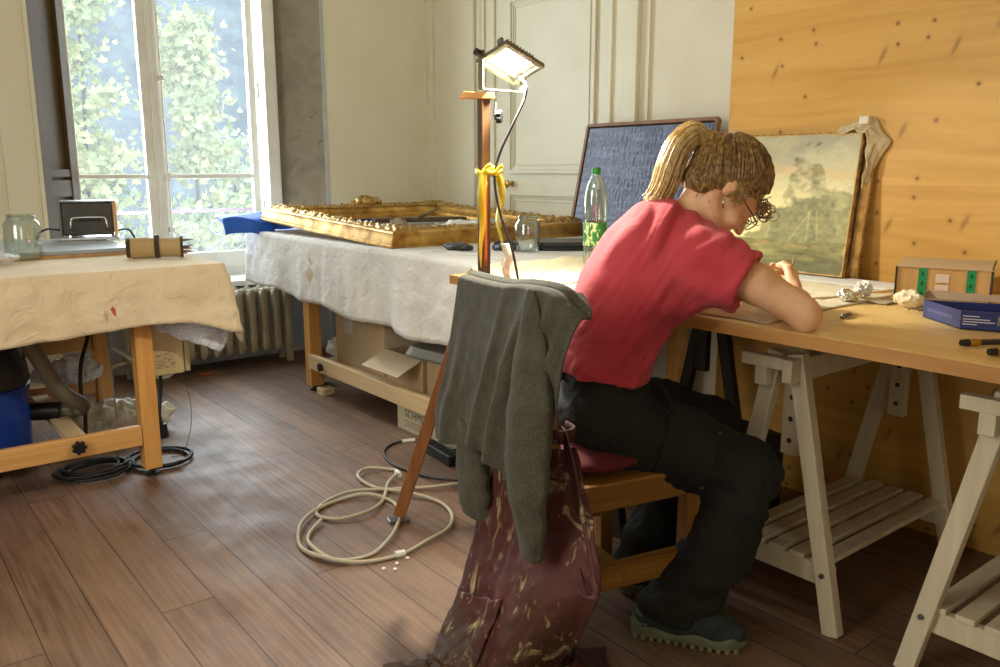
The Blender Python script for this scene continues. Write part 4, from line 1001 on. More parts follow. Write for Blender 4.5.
b2 = carton((2.20, 3.32, .179), 0, .30, .33, .155, 'open cardboard box with flaps folded out beside the taller box', flaps=(('-x', .15, 24), ('+y', .10, -78), ('-y', .12, -22)), open_=True)
b3 = carton((2.22, 2.985, .179), 0, .32, .30, .165, 'low cardboard box on the shelf under the plastic tray', m=M_card)
tr_ = thing('plastic_tray', 'translucent smoky plastic tray lying on the low cardboard box', 'tray', (2.16, 3.10, .352), R(4))
def trayf(u, v):
    a_ = 2 * math.pi * u; rr = .5 + .5 * v; cx_ = math.copysign(abs(math.cos(a_)) ** .3, math.cos(a_)); sy_ = math.copysign(abs(math.sin(a_)) ** .3, math.sin(a_))
    return (.13 * cx_ * (.86 + .14 * v), .20 * sy_ * (.9 + .1 * v), .04 * (1 - v))
m = MB(); m.grid(trayf, 40, 6, True); m.add([trayf(k / 40, 0) for k in range(40)], [tuple(range(40))])
put('tray_shell', m, plastic_film('smoky_plastic', (.34, .35, .33), .8, .3), tr_, smooth=40)
put('rim', MB().tube([trayf(k / 40, 1) for k in range(41)], .004, 6), mat('smoky_rim', (110, 112, 106), rough=.3), tr_, smooth=True)
crumple('plastic_bag', M_bag, (2.12, 4.075, .245), (.10, .055, .075), 31, 'white plastic bag squeezed between the tall box and table leg', 'bag')
crumple('plastic_bag', M_bag, (2.06, 4.27, .05), (.06, .05, .06), 32, 'small white bag on the floor behind the middle table leg', 'bag')
b4 = carton((2.205, 3.03, 0), 0, .44, .50, .125, 'flat printed cardboard box on the floor beneath the shelf', m=mat('printed_cardboard', (184, 176, 148), (194, 186, 160), 3, .8))
def text(s, parent, loc, rot, size, m, ext=.0004, align='LEFT', name='lettering'):
    c = bpy.data.curves.new('text', 'FONT'); c.body = s; c.size = size; c.extrude = ext; c.align_x = align
    o = bpy.data.objects.new('text', c); COL.objects.link(o); dg = bpy.context.evaluated_depsgraph_get()
    me = bpy.data.meshes.new_from_object(o.evaluated_get(dg)); bpy.data.objects.remove(o); me.materials.clear(); me.materials.append(m)
    q = bpy.data.objects.new(name, me); COL.objects.link(q); q.parent = parent; q.location = loc; q.rotation_euler = rot; return q
M_ink = mat('grey_ink', (92, 86, 74), rough=.7)
text('SCHMITT', b4, (-.2205, .185, .068), (R(90), 0, R(-90)), .052, M_ink)
m = MB()
for k, (a_, b2) in enumerate(((.19, -.02), (.17, .0), (.19, .02))): m.box(-.221, -.2202, b2, a_, .048 - k * .012, .051 - k * .012)
m.box(-.221, -.2202, .06, .13, .110, .113); put('print_lines', m, M_ink, b4)

# ------------------------------------------------------------------ right worktable along the spruce partition
rt_ = thing('long_worktable', 'long pine tabletop on trestles along the spruce wall', 'tabletop', (2.2, 1.1, .80))
put('board', MB().box(1.71, 2.748, -.55, 2.44, .798, .83), M_top, rt_, world=True, bev=.003)
put('edge_strip', MB().box(1.706, 1.711, -.55, 2.44, .798, .8285), mat('pine_edge', (176, 124, 62), (198, 146, 82), 20, .5, stretch=(1, .1, 1)), rt_, world=True)
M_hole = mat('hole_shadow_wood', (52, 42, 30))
def trestle(yc, m, label, shelf=True, group=None, black=False):
    t = thing('trestle', label, 'trestle', (2.3, yc, 0), group=group); XF, XB = 1.925, 2.60
    for x in (XF, XB):
        for s in (-1, 1):
            put('leg', MB().bar((x, yc + s * .185, 0), (x, yc + s * .028, .73), .045, .034, up=(1, 0, 0)), m, t, world=True, bev=.003)
    for s in (-1, 1): put('side_rail', MB().box(XF - .06 if s < 0 else XF + .02, XB + .06, yc + s * .036 - .014, yc + s * .036 + .014, .66, .722), m, t, world=True, bev=.003)
    put('top_beam', MB().box(XF - .02, XB + .05, yc - .02, yc + .02, .768, .797), m, t, world=True, bev=.003)
    put('cross_block', MB().box(XF - .055, XF - .02, yc - .02, yc + .105, .69, .722).box(XF - .05, XF - .022, yc + .03, yc + .065, .64, .69), m, t, world=True, bev=.002)
    for x in (XF + .045, XB - .045):
        p = put('height_post', MB().box(x - .014, x + .014, yc - .026, yc + .026, .44, .768), m, t, world=True, bev=.003)
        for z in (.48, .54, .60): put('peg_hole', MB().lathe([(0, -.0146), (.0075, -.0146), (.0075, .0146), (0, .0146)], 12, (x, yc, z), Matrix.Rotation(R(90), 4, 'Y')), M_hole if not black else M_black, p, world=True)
    for x in (XF, XB):
        for s in (-1, 1):
            for z, yy in ((.70, .035), (.16, .152)): put('bolt', MB().lathe([(0, -.025), (.006, -.025), (.007, -.022), (.007, .022), (.006, .025), (0, .025)], 10, (x - .0, yc + s * yy, z), Matrix.Rotation(R(90), 4, 'Y')), M_greym, t, world=True)
    if shelf:
        for x in (XF + .018, XB - .018): put('shelf_end', MB().box(x - .012, x + .012, yc - .165, yc + .165, .118, .175), m, t, world=True, bev=.002)
        for k in range(5):
            y = yc - .128 + k * .064
            put('shelf_slat', MB().box(XF + .0, XB, y - .022, y + .022, .175, .19), m, t, world=True, bev=.002)
    return t
trestle(1.205, M_trestle, 'whitewashed trestle with slatted shelf nearest the seated person', group='trestles under the right worktop')
trestle(.645, M_trestle, 'whitewashed trestle partly cut off at the right edge', group='trestles under the right worktop')
trestle(1.965, M_blackwood, 'black trestle standing behind the seated person', shelf=False, group='trestles under the right worktop', black=True)
bcase = thing('black_case', 'black case with a round silver stud under the worktable behind the chair', 'case', (2.20, 1.60, 0), R(-12))
put('case_body', MB().box(-.16, .16, -.12, .12, 0, .36), M_black, bcase, bev=.008)
put('stud', MB().lathe([(0, -.006), (.007, -.005), (.008, 0)], 14, (-.13, -.12, .20), Matrix.Rotation(R(-90), 4, 'X')), M_chrome, bcase, smooth=True)
put('corner_trim', MB().box(-.166, -.15, -.126, -.11, 0, .36), M_greym, bcase, bev=.002)

# padded cloths and papers on the worktop
M_pad = cloth_mat('yellowed_cotton_pad', (212, 200, 166), (226, 216, 186), blot=7, crease=1.4, bump=.5)
def pad(name, corners, z, seed, label, m, amp=.01, nu=70, nv=60, cat='cloth', roll=0):
    A, B, C_, D_ = [Vector((x, y, 0)) for x, y in corners]
    def g(u, v):
        p = (A * (1 - u) + B * u) * (1 - v) + (D_ * (1 - u) + C_ * u) * v
        e = min(u, 1 - u, v, 1 - v); jag = .012 * nz(p.x * 9, p.y * 9, seed) * (1 - min(1, e * 8))
        h = amp * (nz(p.x * 8, p.y * 5, seed) * .6 + .6 + .7 * abs(nz(p.x * 19, p.y * 12, seed + 2))) * min(1, e * 14 + .12)
        if roll: h += roll * math.exp(-((v - .9 - .02 * math.sin(u * 8)) / .06) ** 2)
        return (p.x + jag, p.y + jag, z + h)
    return tag(put(name, MB().grid(g, nu, nv), m, smooth=True, solid=.0015), label, cat)
pad('padded_cloth', [(1.745, 1.16), (2.50, 1.20), (2.58, 1.95), (1.73, 1.98)], .8315, 5, 'crumpled yellowish cloth spread on the worktop in front of the person', M_pad, .009)
pad('folded_cloth', [(1.74, 2.0), (2.5, 1.98), (2.52, 2.40), (1.76, 2.42)], .8315, 8, 'folded yellowish cloth on the worktop behind the sweater', M_pad, .014, roll=.022)
pad('white_cloth', [(2.52, 1.20), (2.70, 1.22), (2.72, 2.3), (2.60, 2.3)], .8315, 12, 'narrow white cloth strip beneath the landscape painting', M_linen, .006)

# landscape painting on stretcher with a second canvas behind
def landscape(u, v):
    N = len(u); c = np.zeros((N, 3))
    def L(a, b, t): return np.array(a) * (1 - t[:, None]) + np.array(b) * t[:, None]
    n1 = fb(u, v, 4, 5, 1, 4); n2 = fb(u, v, 12, 16, 5, 3); n3 = fb(u, v, 34, 40, 8, 2)
    t = np.clip(v, 0, 1)
    sky = L((226, 214, 158), (196, 192, 160), np.clip((t - .45) / .4, 0, 1))
    cloud = np.clip((n1 + .9 * (v - .62) * 3) * .8, 0, 1) * (v > .5)
    sky = sky * (1 - cloud[:, None] * .75) + np.array((156, 150, 134.)) * cloud[:, None] * .75
    pink = np.exp(-((v - .80 + .10 * u) / .035) ** 2)[:, None] * .45; sky = sky * (1 - pink) + np.array((218, 176, 122)) * pink
    glow = np.exp(-(((u - .33) / .22) ** 2 + ((v - .42) / .22) ** 2))[:, None] * .6; sky = sky * (1 - glow) + np.array((238, 226, 170)) * glow
    c = sky + n1[:, None] * 6
    # far tree line, mass of trees on the right with one tall crown
    line = .24 + .055 * (n2 > .2) * (u < .5) + .035 * n2
    mass = np.clip((u - .30) / .35, 0, 1) * .36 + .22 + .05 * n1 + .03 * n2 + .0 * u
    tall = .83 - 1.9 * (u - .70) ** 2 * 9
    tall = .90 - ((u - .70) / .17) ** 2 * .34 + .07 * n2 + .05 * n1
    tall2 = .62 - ((u - .88) / .17) ** 2 * .15 + .05 * n2
    mfac = np.clip((np.maximum(np.maximum(line, mass), tall2) - v) / .03, 0, 1) * (v > .2)
    tfac = np.clip((tall - v) / .03, 0, 1) * np.clip(.55 + n2 * .7, .0, 1) * (v > .2)
    tree = np.array((140, 136, 92.)) + np.outer(n2, (16, 15, 12)) + np.outer(n3, (10, 10, 8))
    c = c * (1 - .8 * mfac[:, None]) + tree * .8 * mfac[:, None]
    tree2 = np.array((112, 112, 78.)) + np.outer(n2, (14, 13, 10)) + np.outer(n3, (12, 12, 8))
    c = c * (1 - .78 * tfac[:, None]) + tree2 * .78 * tfac[:, None]
    # pale trunks
    for x0, k, w_ in ((.735, .0, .006), (.66, .55, .005), (.80, -.12, .004)):
        tr = np.exp(-((u - x0 - k * (v - .3)) / w_) ** 2) * (v > .22) * (v < .46); c = c * (1 - .55 * tr[:, None]) + np.array((196, 186, 120)) * .55 * tr[:, None]
    # meadow, animals, dark foreground
    g = np.clip((.235 - v) / .012, 0, 1)[:, None]; grass = np.array((132, 126, 76.)) + np.outer(n2, (18, 17, 10)) + np.outer(fb(u, v, 10, 50, 21, 2), (16, 15, 8))
    dk = np.clip((.13 + .05 * n1 - v) / .05, 0, 1)[:, None]; grass = grass * (1 - dk * .55) + np.array((84, 86, 60)) * dk * .55
    c = c * (1 - g) + grass * g
    for x0, y0, s_ in ((.22, .205, .02), (.30, .175, .026), (.40, .185, .022), (.46, .205, .024), (.66, .19, .018), (.74, .185, .018)):
        a_ = np.clip(1.3 - ((u - x0) / s_) ** 2 - ((v - y0) / (s_ * .7)) ** 2, 0, 1)[:, None] * .7; c = c * (1 - a_) + np.array((176, 140, 84)) * a_
    for x0, y0, w_, l_ in ((.25, .12, .004, .2), (.55, .09, .005, .25)):
        a_ = (np.exp(-((v - y0 - .06 * (u - x0)) / w_) ** 2) * (np.abs(u - x0) < l_))[:, None] * .4; c = c * (1 - a_) + np.array((168, 158, 86)) * a_
    # worn edge
    e = np.minimum(np.minimum(u, 1 - u), np.minimum(v, 1 - v)); wr = (e < .006 + .008 * np.clip(n3 + n2, 0, 1)); c[wr] = np.array((196, 158, 92))
    return c + n3[:, None] * 4
M_raw = mat('worn_board_edge', (186, 146, 78), (140, 100, 48), 30, .8, bump=.4, bscale=70)
def stretcher(name, label, O, U, V_, th, face, mats):
    t = thing(name, label, 'painting', O); O = Vector(O); U = Vector(U); V_ = Vector(V_); N_ = U.cross(V_).normalized()
    if N_.x > 0: N_ = -N_
    B = -N_ * th
    if face: canvas_obj(t, 'canvas', 260, 230, face, attr_mat('aged_landscape_paint', .62, .25, 90, coat=0), O + N_ * .0015, U, V_)
    q = [O, O + U, O + U + V_, O + V_]
    m = MB(); w_ = .03
    # ragged canvas edge wrapped round the stretcher bars
    for a_, b2, inw in ((q[0], q[1], V_.normalized()), (q[3], q[2], -V_.normalized()), (q[0], q[3], U.normalized()), (q[1], q[2], -U.normalized())):
        n = 60; vs = []; L_ = (b2 - a_).normalized()
        for k in range(n + 1):
            p = a_.lerp(b2, k / n); j = .0025 * nz(k * .7, a_.x * 9, b2.z * 7) ; j2 = .004 * nz(k * .5, 3, a_.y * 7)
            for (i_, d_) in ((0 + j, 0), (-.003 + j2, .25), (-.003 + j, .6), (0 + j2, 1.0), (w_, 1.0), (w_, .0)): vs.append(p + inw * i_ + B * d_)
        fs = [(k * 6 + r, k * 6 + (r + 1) % 6, (k + 1) * 6 + (r + 1) % 6, (k + 1) * 6 + r) for k in range(n) for r in range(6)]
        m.add(vs, fs)
    put('stretcher_frame', m, M_raw, t, world=True, smooth=30)
    m = MB(); m.add([tuple(p + B * .95) for p in q], [(0, 1, 2, 3)]); put('backing', m, mats, t, world=True, solid=.002)
    rr = random.Random(3)
    for k in range(16):
        s_ = (k + .5) / 16 + rr.uniform(-.01, .01)
        for (a_, b2) in ((q[1], q[2]), (q[3], q[2])):
            p = a_.lerp(b2, s_) + B * .5 + (b2 - a_).cross(N_).normalized() * 0; out = (p - (q[0] + q[2]) / 2); out = (out - N_ * out.dot(N_)); 
            put('tack', MB().lathe([(0, -.0015), (.0026, -.001), (.003, .001), (0, .002)], 7, p + (U.normalized() if a_ is q[1] else V_.normalized()) * .0045, None), M_blackwood, t, world=True)
    return t
stretcher('landscape_painting', 'old landscape painting of trees and meadow leaning against the spruce wall', (2.648, 2.055, .842), (0, -.578, 0), (.062, 0, .478), .020, landscape, M_card)
stretcher('stretched_canvas', 'second canvas behind the landscape painting, only its ragged edge showing', (2.676, 2.02, .842), (0, -.577, 0), (.058, -.004, .470), .018, None, M_card)
# crumpled cloth hung over the top corner of the pictures
def rag(u, v):
    # drapes over the top right corner and hangs beside it
    pts = [((2.695, 1.558, 1.324), (2.735, 1.581, 1.329)), ((2.695, 1.497, 1.325), (2.738, 1.524, 1.357)), ((2.695, 1.459, 1.321), (2.742, 1.458, 1.37)), ((2.695, 1.452, 1.279), (2.742, 1.397, 1.294)), ((2.695, 1.453, 1.214), (2.738, 1.426, 1.231)), ((2.695, 1.457, 1.139), (2.73, 1.463, 1.159))]
    k = u * (len(pts) - 1); i = min(int(k), len(pts) - 2); t = k - i
    a_ = Vector(pts[i][0]).lerp(Vector(pts[i + 1][0]), t); b2 = Vector(pts[i][1]).lerp(Vector(pts[i + 1][1]), t); p = a_.lerp(b2, v)
    return (p.x + .006 * nz(u * 9, v * 3, 1), p.y + .012 * nz(u * 7, v * 4, 5), p.z + .010 * nz(u * 8, v * 4, 9))
tag(put('draped_rag', MB().grid(rag, 50, 16), cloth_mat('beige_rag', (196, 178, 138), (210, 194, 156), blot=9, crease=1.2), smooth=True, solid=.003), 'beige rag draped over the top right corner of the landscape painting', 'rag')
tag(put('cork_block', MB().box(-.014, .014, -.017, .017, 0, .026), mat('white_block', (222, 216, 200), rough=.7), bev=.003), 'small white block sitting on the rag above the painting', 'block').location = (2.712, 1.472, 1.347)

# ---- things on the right worktop
bx = thing('parcel_box', 'cardboard parcel box with two green tape strips on the worktop', 'box', (2.545, 1.13, .832), R(0))
BX = [(2.345, 1.155), (2.435, .935), (2.69, 1.04), (2.60, 1.255)]   # footprint, seen corner first
BX = [(2.36, 1.150), (2.44, .930), (2.66, 1.010), (2.58, 1.230)]
def quadbox(mb, q, z0, z1):
    vs = [(x, y, z0) for x, y in q] + [(x, y, z1) for x, y in q]; return mb.add(vs, [(3, 2, 1, 0), (4, 5, 6, 7), (0, 1, 5, 4), (1, 2, 6, 5), (2, 3, 7, 6), (3, 0, 4, 7)])
put('carton', quadbox(MB(), BX, .832, .928), mat('corrugated_kraft', (190, 146, 88), (202, 160, 102), 2, .75, stretch=(1, 30, .2)), bx, world=True, bev=.002)
put('lid_flap', quadbox(MB(), [(2.357, 1.152), (2.438, .927), (2.70, 1.02), (2.61, 1.25)], .9285, .932), M_card, bx, world=True)
put('black_edge', MB().bar((2.4395, .9285, .835), (2.4395, .9285, .93), .003, .006).bar((2.44, .929, .9335), (2.70, 1.022, .9335), .004, .003), M_black, bx, world=True)
put('black_edge', MB().bar((2.3585, 1.1515, .835), (2.3585, 1.1515, .93), .003, .004), M_black, bx, world=True)
fa = Vector((BX[0][0], BX[0][1], 0)); fb_ = Vector((BX[1][0], BX[1][1], 0)); fd = (fb_ - fa); fl = fd.length; fd.normalize(); fo = Vector((fd.y, -fd.x, 0)); 
if fo.x > 0: fo = -fo
def onface(s0, s1, z0, z1, off): 
    ps = [fa + fd * s0 + fo * off, fa + fd * s1 + fo * off]; return [(ps[0].x, ps[0].y, z0), (ps[1].x, ps[1].y, z0), (ps[1].x, ps[1].y, z1), (ps[0].x, ps[0].y, z1)]
M_green = mat('green_tape', (20, 140, 84), rough=.4)
for s in (.055, .175):
    tp = put('green_tape', MB().add(onface(s, s + .022, .845, .928, .0012), [(0, 1, 2, 3)]), M_green, bx, world=True, solid=.0006)
    mk = MB()
    for k in range(3):
        z = .856 + k * .027; a4 = onface(s + .006, s + .016, z, z + .010, .0018); mk.add([a4[0], a4[1], tuple((Vector(a4[2]) + Vector(a4[3])) / 2)], [(0, 1, 2)]); b4_ = onface(s + .009, s + .013, z - .004, z, .0018); mk.add(b4_, [(0, 1, 2, 3)])
    put('arrow_mark', mk, mat('dark_green_print', (14, 70, 44), rough=.5), tp, world=True)
mm = MB(); mm.add(onface(.098, .132, .890, .914, .0014), [(0, 1, 2, 3)]); mm.add(onface(.098, .132, .868, .884, .0014), [(0, 1, 2, 3)])
put('address_label', mm, mat('pale_label', (222, 200, 184), rough=.5), bx, world=True)

M_bcard = mat('blue_printed_card', (36, 44, 96), (42, 52, 108), 4, .35)
M_gcard = mat('grey_board_inside', (150, 128, 108), (164, 142, 120), 6, .8)
bb_ = thing('blue_box', 'small open dark blue box with lid flap folded back, at the right edge', 'box', (2.14, .86, .832))
Q = [(2.15, .972), (2.048, .838), (2.135, .655), (2.245, .79)]   # left, front, right, back
put('tray', (lambda mb: [quadbox(mb, [Q[0], Q[1], (Q[1][0] + .003, Q[1][1] + .0015), (Q[0][0] + .003, Q[0][1] + .001)], .832, .875), quadbox(mb, [Q[1], Q[2], (Q[2][0] + .002, Q[2][1] + .003), (Q[1][0] + .002, Q[1][1] + .003)], .832, .875), quadbox(mb, [Q[2], Q[3], (Q[3][0] - .003, Q[3][1]), (Q[2][0] - .003, Q[2][1])], .832, .875), quadbox(mb, [Q[3], Q[0], (Q[0][0] - .002, Q[0][1] - .003), (Q[3][0] - .002, Q[3][1] - .003)], .832, .875), quadbox(mb, Q, .832, .834)] and mb)(MB()), M_bcard, bb_, world=True)
put('flap', MB().add([(2.152, .975, .877), (2.248, .79, .877), (2.285, .79, .888), (2.20, .985, .893)], [(0, 1, 2, 3)]), M_gcard, bb_, world=True, solid=.002)
m = MB(); ctr = Vector((2.165, 1.0, .895)); vs = [(2.150, .972, .892), (2.215, .992, .897)] + [tuple(Vector((2.1825, .985, .893)) + Vector((.033 * math.cos(a_), .012 * math.cos(a_), -.028 * math.sin(a_)))) for a_ in [R(180 * k / 10) for k in range(1, 10)]][::-1]
m.add(vs[:1] + vs[2:][::-1][::-1] + vs[1:2], [tuple(range(len(vs)))]); put('round_tab', m, M_gcard, bb_, world=True, solid=.0015)
M_wh = mat('white_print', (206, 206, 212), rough=.5)
m = MB()
qa = Vector((Q[1][0], Q[1][1], 0)); qb = Vector((Q[2][0], Q[2][1], 0)); qd = (qb - qa).normalized(); qo = Vector((-qd.y, qd.x, 0)); qo = qo if qo.x < 0 else -qo
for z, s0, s1 in ((.862, .004, .038), (.855, .004, .06), (.849, .004, .07), (.843, .004, .034)):
    p0 = qa + qd * s0 + qo * .0006; p1 = qa + qd * s1 + qo * .0006; m.add([(p0.x, p0.y, z), (p1.x, p1.y, z), (p1.x, p1.y, z + .0022), (p0.x, p0.y, z + .0022)], [(0, 1, 2, 3)])
put('print_lines', m, M_wh, bb_, world=True)
m = MB(); p0 = qa + qd * .075 + qo * .0006; p1 = qa + qd * .125 + qo * .0006; m.add([(p0.x, p0.y, .845), (p1.x, p1.y, .845), (p1.x, p1.y, .866), (p0.x, p0.y, .866)], [(0, 1, 2, 3)])
put('printed_picture', m, mat('small_print_picture', (170, 160, 150), (60, 60, 66), 90, .5), bb_, world=True)
m = MB(); qa2 = Vector((Q[0][0], Q[0][1], 0)); q2 = (qa - qa2).normalized(); q2o = Vector((q2.y, -q2.x, 0)); q2o = q2o if q2o.x < 0 else -q2o
for k in range(12):
    p0 = qa2 + q2 * (.02 + k * .0095) + q2o * .0006; p1 = p0 + q2 * .006; m.add([(p0.x, p0.y, .850), (p1.x, p1.y, .850), (p1.x, p1.y, .858), (p0.x, p0.y, .858)], [(0, 1, 2, 3)])
put('print_lines', m, mat('grey_print', (96, 100, 136), rough=.5), bb_, world=True)

can = thing('paint_tin', 'white tin with red band at the right edge behind the blue box', 'tin', (2.63, .915, .832))
put('tin_body', MB().lathe([(0, 0), (.046, 0), (.047, .004), (.046, .010), (.046, .088), (.047, .092), (.044, .094), (.04, .096)], 32), mat('white_tin', (220, 208, 184), (206, 192, 164), 30, .35), can, smooth=50)
put('lid', MB().lathe([(.043, .094), (.044, .100), (.040, .102), (0, .099)], 32), M_greym, can, smooth=50)
put('red_band', MB().lathe([(.0465, .064), (.0467, .066), (.0467, .071), (.0465, .073)], 32), mat('red_band', (168, 60, 36), rough=.4), can, smooth=50)
m = MB()
for k in range(9):
    a_ = R(170 + k * 12); m.box(-.0008, .0008, -.003, .003, .026, .026 + (.022 if k % 3 else .03), Matrix.Translation((.0470 * math.cos(a_), .0470 * math.sin(a_), 0)) @ Matrix.Rotation(a_, 4, 'Z'))
put('printed_marks', m, mat('brown_print', (120, 96, 64), rough=.5), can)

foil = NT('crumpled_foil'); foil.b.inputs['Metallic'].default_value = .9; foil.b.inputs['Roughness'].default_value = .25; foil.b.inputs['Base Color'].default_value = (.8, .78, .72, 1)
crumple('foil_wad', foil.m, (2.225, 1.215, .851), (.035, .035, .018), 41, 'small wad of crumpled silver foil on the worktop beside the hand', 'foil', h=.0035, amp=.6)
crumple('tissue_wad', M_linen, (2.30, 1.215, .862), (.032, .03, .028), 42, 'crumpled white tissue standing just behind the foil wad', 'tissue', h=.0035, amp=.5)
crumple('cotton_wad', cloth_mat('cream_cotton', (226, 214, 180), (236, 226, 196)), (2.262, 1.062, .853), (.038, .052, .024), 43, 'cream cotton wad lying in front of the parcel box', 'cotton', h=.004, amp=.45)
tag(put('wire_clip', MB().tube(spline([(2.19, 1.03, .838), (2.20, 1.00, .848), (2.215, .99, .838), (2.205, 1.01, .836), (2.19, .995, .844), (2.205, .975, .838)]), .0016, 5), M_greym, smooth=True), 'thin bent wire beside the cotton wad on the worktop', 'wire')
tag(put('metal_tube', MB().tube([(1.96, 1.083, .836), (2.00, 1.087, .838), (2.025, 1.09, .834)], [.006, .0055, .001], 10), M_greym, smooth=True), 'small grey paint tube lying on the bare front of the worktop', 'tube')
tag(put('paper_packet', MB().box(-.055, .055, -.03, .03, 0, .004), mat('grey_packet', (178, 168, 140), (150, 140, 116), 30, .6), bev=.001), 'flat grey paper packet on the worktop between foil and cotton', 'packet').location = (2.31, 1.15, .8325)
st = thing('wooden_stick', 'pale wooden stick lying on the worktop behind the foil wad', 'stick', (2.42, 1.27, .85))
put('stick', MB().bar((2.33, 1.265, .836), (2.50, 1.215, .842), .007, .006), M_pale, st, world=True)
st = thing('wooden_stick', 'long thin wooden stick on the cloth between hand and foil', 'stick', (2.2, 1.32, .85))
put('stick', MB().bar((2.07, 1.285, .846), (2.28, 1.255, .838), .006, .005), M_pale, st, world=True)
def clasp_tool(a_, b2, label):
    t = thing('pin_vice', label, 'hand tool', a_); a_ = Vector(a_); b2 = Vector(b2); d = (b2 - a_)
    put('shaft', MB().tube([a_ + d * .22, b2], [.0065, .0075], 12), mat('dark_steel', (70, 68, 66), rough=.4, metal=.6), t, world=True, smooth=50)
    put('collar', MB().tube([a_ + d * .1, a_ + d * .17, a_ + d * .24], [.0075, .009, .0075], 12), M_brass, t, world=True, smooth=50)
    put('tip', MB().tube([a_, a_ + d * .1], [.007, .0085], 12), M_black, t, world=True, smooth=50)
clasp_tool((1.842, .748, .8395), (1.985, .655, .8395), 'slim dark steel hand tool with brass collar at the front right edge')
clasp_tool((1.79, .672, .8395), (1.93, .60, .8395), 'second dark hand tool nearer the table edge, cut by the frame')

# ------------------------------------------------------------------ easel used as lamp stand
ez = thing('easel', 'wooden tripod easel used as lamp stand behind the chair', 'easel', (1.61, 2.115, 0))
put('mast', MB().box(1.597, 1.630, 2.100, 2.128, .02, 1.43), M_mast, ez, world=True, bev=.003)
M_ez = wood('easel_leg_wood', (118, 72, 36), (140, 88, 46), (158, 104, 58), 2, 1.0, .4)
put('leg', MB().bar((1.605, 2.145, .86), (1.415, 2.345, .02), .042, .018, up=(.7, .7, 0)), M_ez, ez, world=True, bev=.003)
put('leg', MB().bar((1.625, 2.085, .86), (1.58, 1.88, .02), .042, .018, up=(-.9, .3, 0)), M_ez, ez, world=True, bev=.003)
put('foot_pad', MB().box(-.035, .035, -.022, .022, 0, .012, Matrix.Translation((1.413, 2.347, 0)) @ Matrix.Rotation(R(-20), 4, 'Z')), M_greym, ez, world=True, bev=.002)
put('top_block', MB().prism([(-.068, 0), (.045, 0), (.045, .018), (-.05, .022)], -.014, .014, Matrix.Translation((1.60, 2.115, 1.412)) @ Matrix.Rotation(R(-36), 4, 'Z') @ Matrix.Rotation(R(90), 4, 'X')), M_beech, ez, world=True, bev=.002)
star_knob((1.645, 2.098, 1.36), (.6, -.8, 0), ez, .018)
put('knob_bracket', MB().bar((1.645, 2.10, 1.36), (1.65, 2.10, 1.405), .006, .006), M_greym, ez, world=True)

# floodlight clamped on top
LC = Vector((1.680, 2.064, 1.512))
camr = Vector((.7831, -.6218, 0)); camu = Vector((.1200, .1512, .9812)); camf = Vector((.6101, .7684, -.1930))
e1 = (camr * .092 + camu * .030 - camf * .086); e2 = (camr * .1175 - camu * .034 + camf * .113)
W1, W2 = .130, .167; e1.normalize(); e2 = (e2 - e1 * e2.dot(e1)).normalized(); en = e1.cross(e2).normalized()
if en.z > 0: en = -en
LMx = Matrix((e1, e2, en)).transposed().to_4x4(); LMx.translation = LC
fl_ = thing('floodlight', 'small switched-on floodlight with grey housing on top of the easel mast', 'work light', LC)
M_lamp = mat('grey_green_cast_metal', (104, 104, 90), (116, 116, 100), 20, .45, metal=.3)
h1, h2 = W1 / 2, W2 / 2
def ringbox(mb, a0, b0, n0, a1, b1, n1):
    vs = [LMx @ Vector((sx * a, sy * b, n_)) for (a, b, n_) in ((a0, b0, n0), (a1, b1, n1)) for sx, sy in ((-1, -1), (1, -1), (1, 1), (-1, 1))]
    mb.add(vs, [(i, (i + 1) % 4, 4 + (i + 1) % 4, 4 + i) for i in range(4)]); return mb
m = MB(); ringbox(m, h1, h2, .0, h1, h2, -.014); ringbox(m, h1, h2, -.014, h1 * .72, h2 * .74, -.032); ringbox(m, h1, h2, 0, h1 - .012, h2 - .012, .0)
ringbox(m, h1 - .012, h2 - .012, 0, h1 - .014, h2 - .014, -.014)
m.add([LMx @ Vector((sx * h1 * .72, sy * h2 * .74, -.032)) for sx, sy in ((-1, -1), (1, -1), (1, 1), (-1, 1))], [(0, 1, 2, 3)])
put('housing', m, M_lamp, fl_, world=True)
m = MB()
for k in range(9): y = -h2 * .66 + k * h2 * .165; m.box(-h1 * .7, h1 * .7, y - .002, y + .002, -.042, -.030, LMx)
put('cooling_fin', m, M_lamp, fl_, world=True)
# lit diode panel behind a small reflector well
em = mat('lit_led_panel', (255, 252, 240), emis=((1.0, .96, .86), 38.0))
put('led_panel', MB().add([LMx @ Vector((sx * (h1 - .030), sy * (h2 - .034) , -.0125)) for sx, sy in ((-1, -1), (1, -1), (1, 1), (-1, 1))], [(0, 1, 2, 3)]), em, fl_, world=True)
put('reflector', MB().add([LMx @ Vector((sx * (h1 - .014), sy * (h2 - .014), -.014)) for sx, sy in ((-1, -1), (1, -1), (1, 1), (-1, 1))], [(0, 1, 2, 3)]), mat('white_reflector', (236, 234, 224), rough=.3), fl_, world=True)
br = MB(); P1 = LMx @ Vector((-h1 * .55, -h2 - .008, -.012)); P2 = LMx @ Vector((-h1 * .55, h2 + .008, -.012)); T0 = Vector((1.612, 2.112, 1.437))
B1 = P1 + Vector((0, 0, -.062)) ; B2 = P2 + Vector((0, 0, -.095)); B1.z = B2.z = 1.440
br.bar(P1 + Vector((0, 0, .012)), B1, .022, .004, up=e2).bar(P2 + Vector((0, 0, .012)), B2, .022, .004, up=e2).bar(B1, B2, .022, .004)
put('bracket', br, M_lamp, fl_, world=True)
put('tilt_knob', MB().tube([P1, P1 - e2 * .022], .011, 12), M_black, fl_, world=True); put('tilt_knob', MB().tube([P2, P2 + e2 * .010], .008, 12), M_black, fl_, world=True)
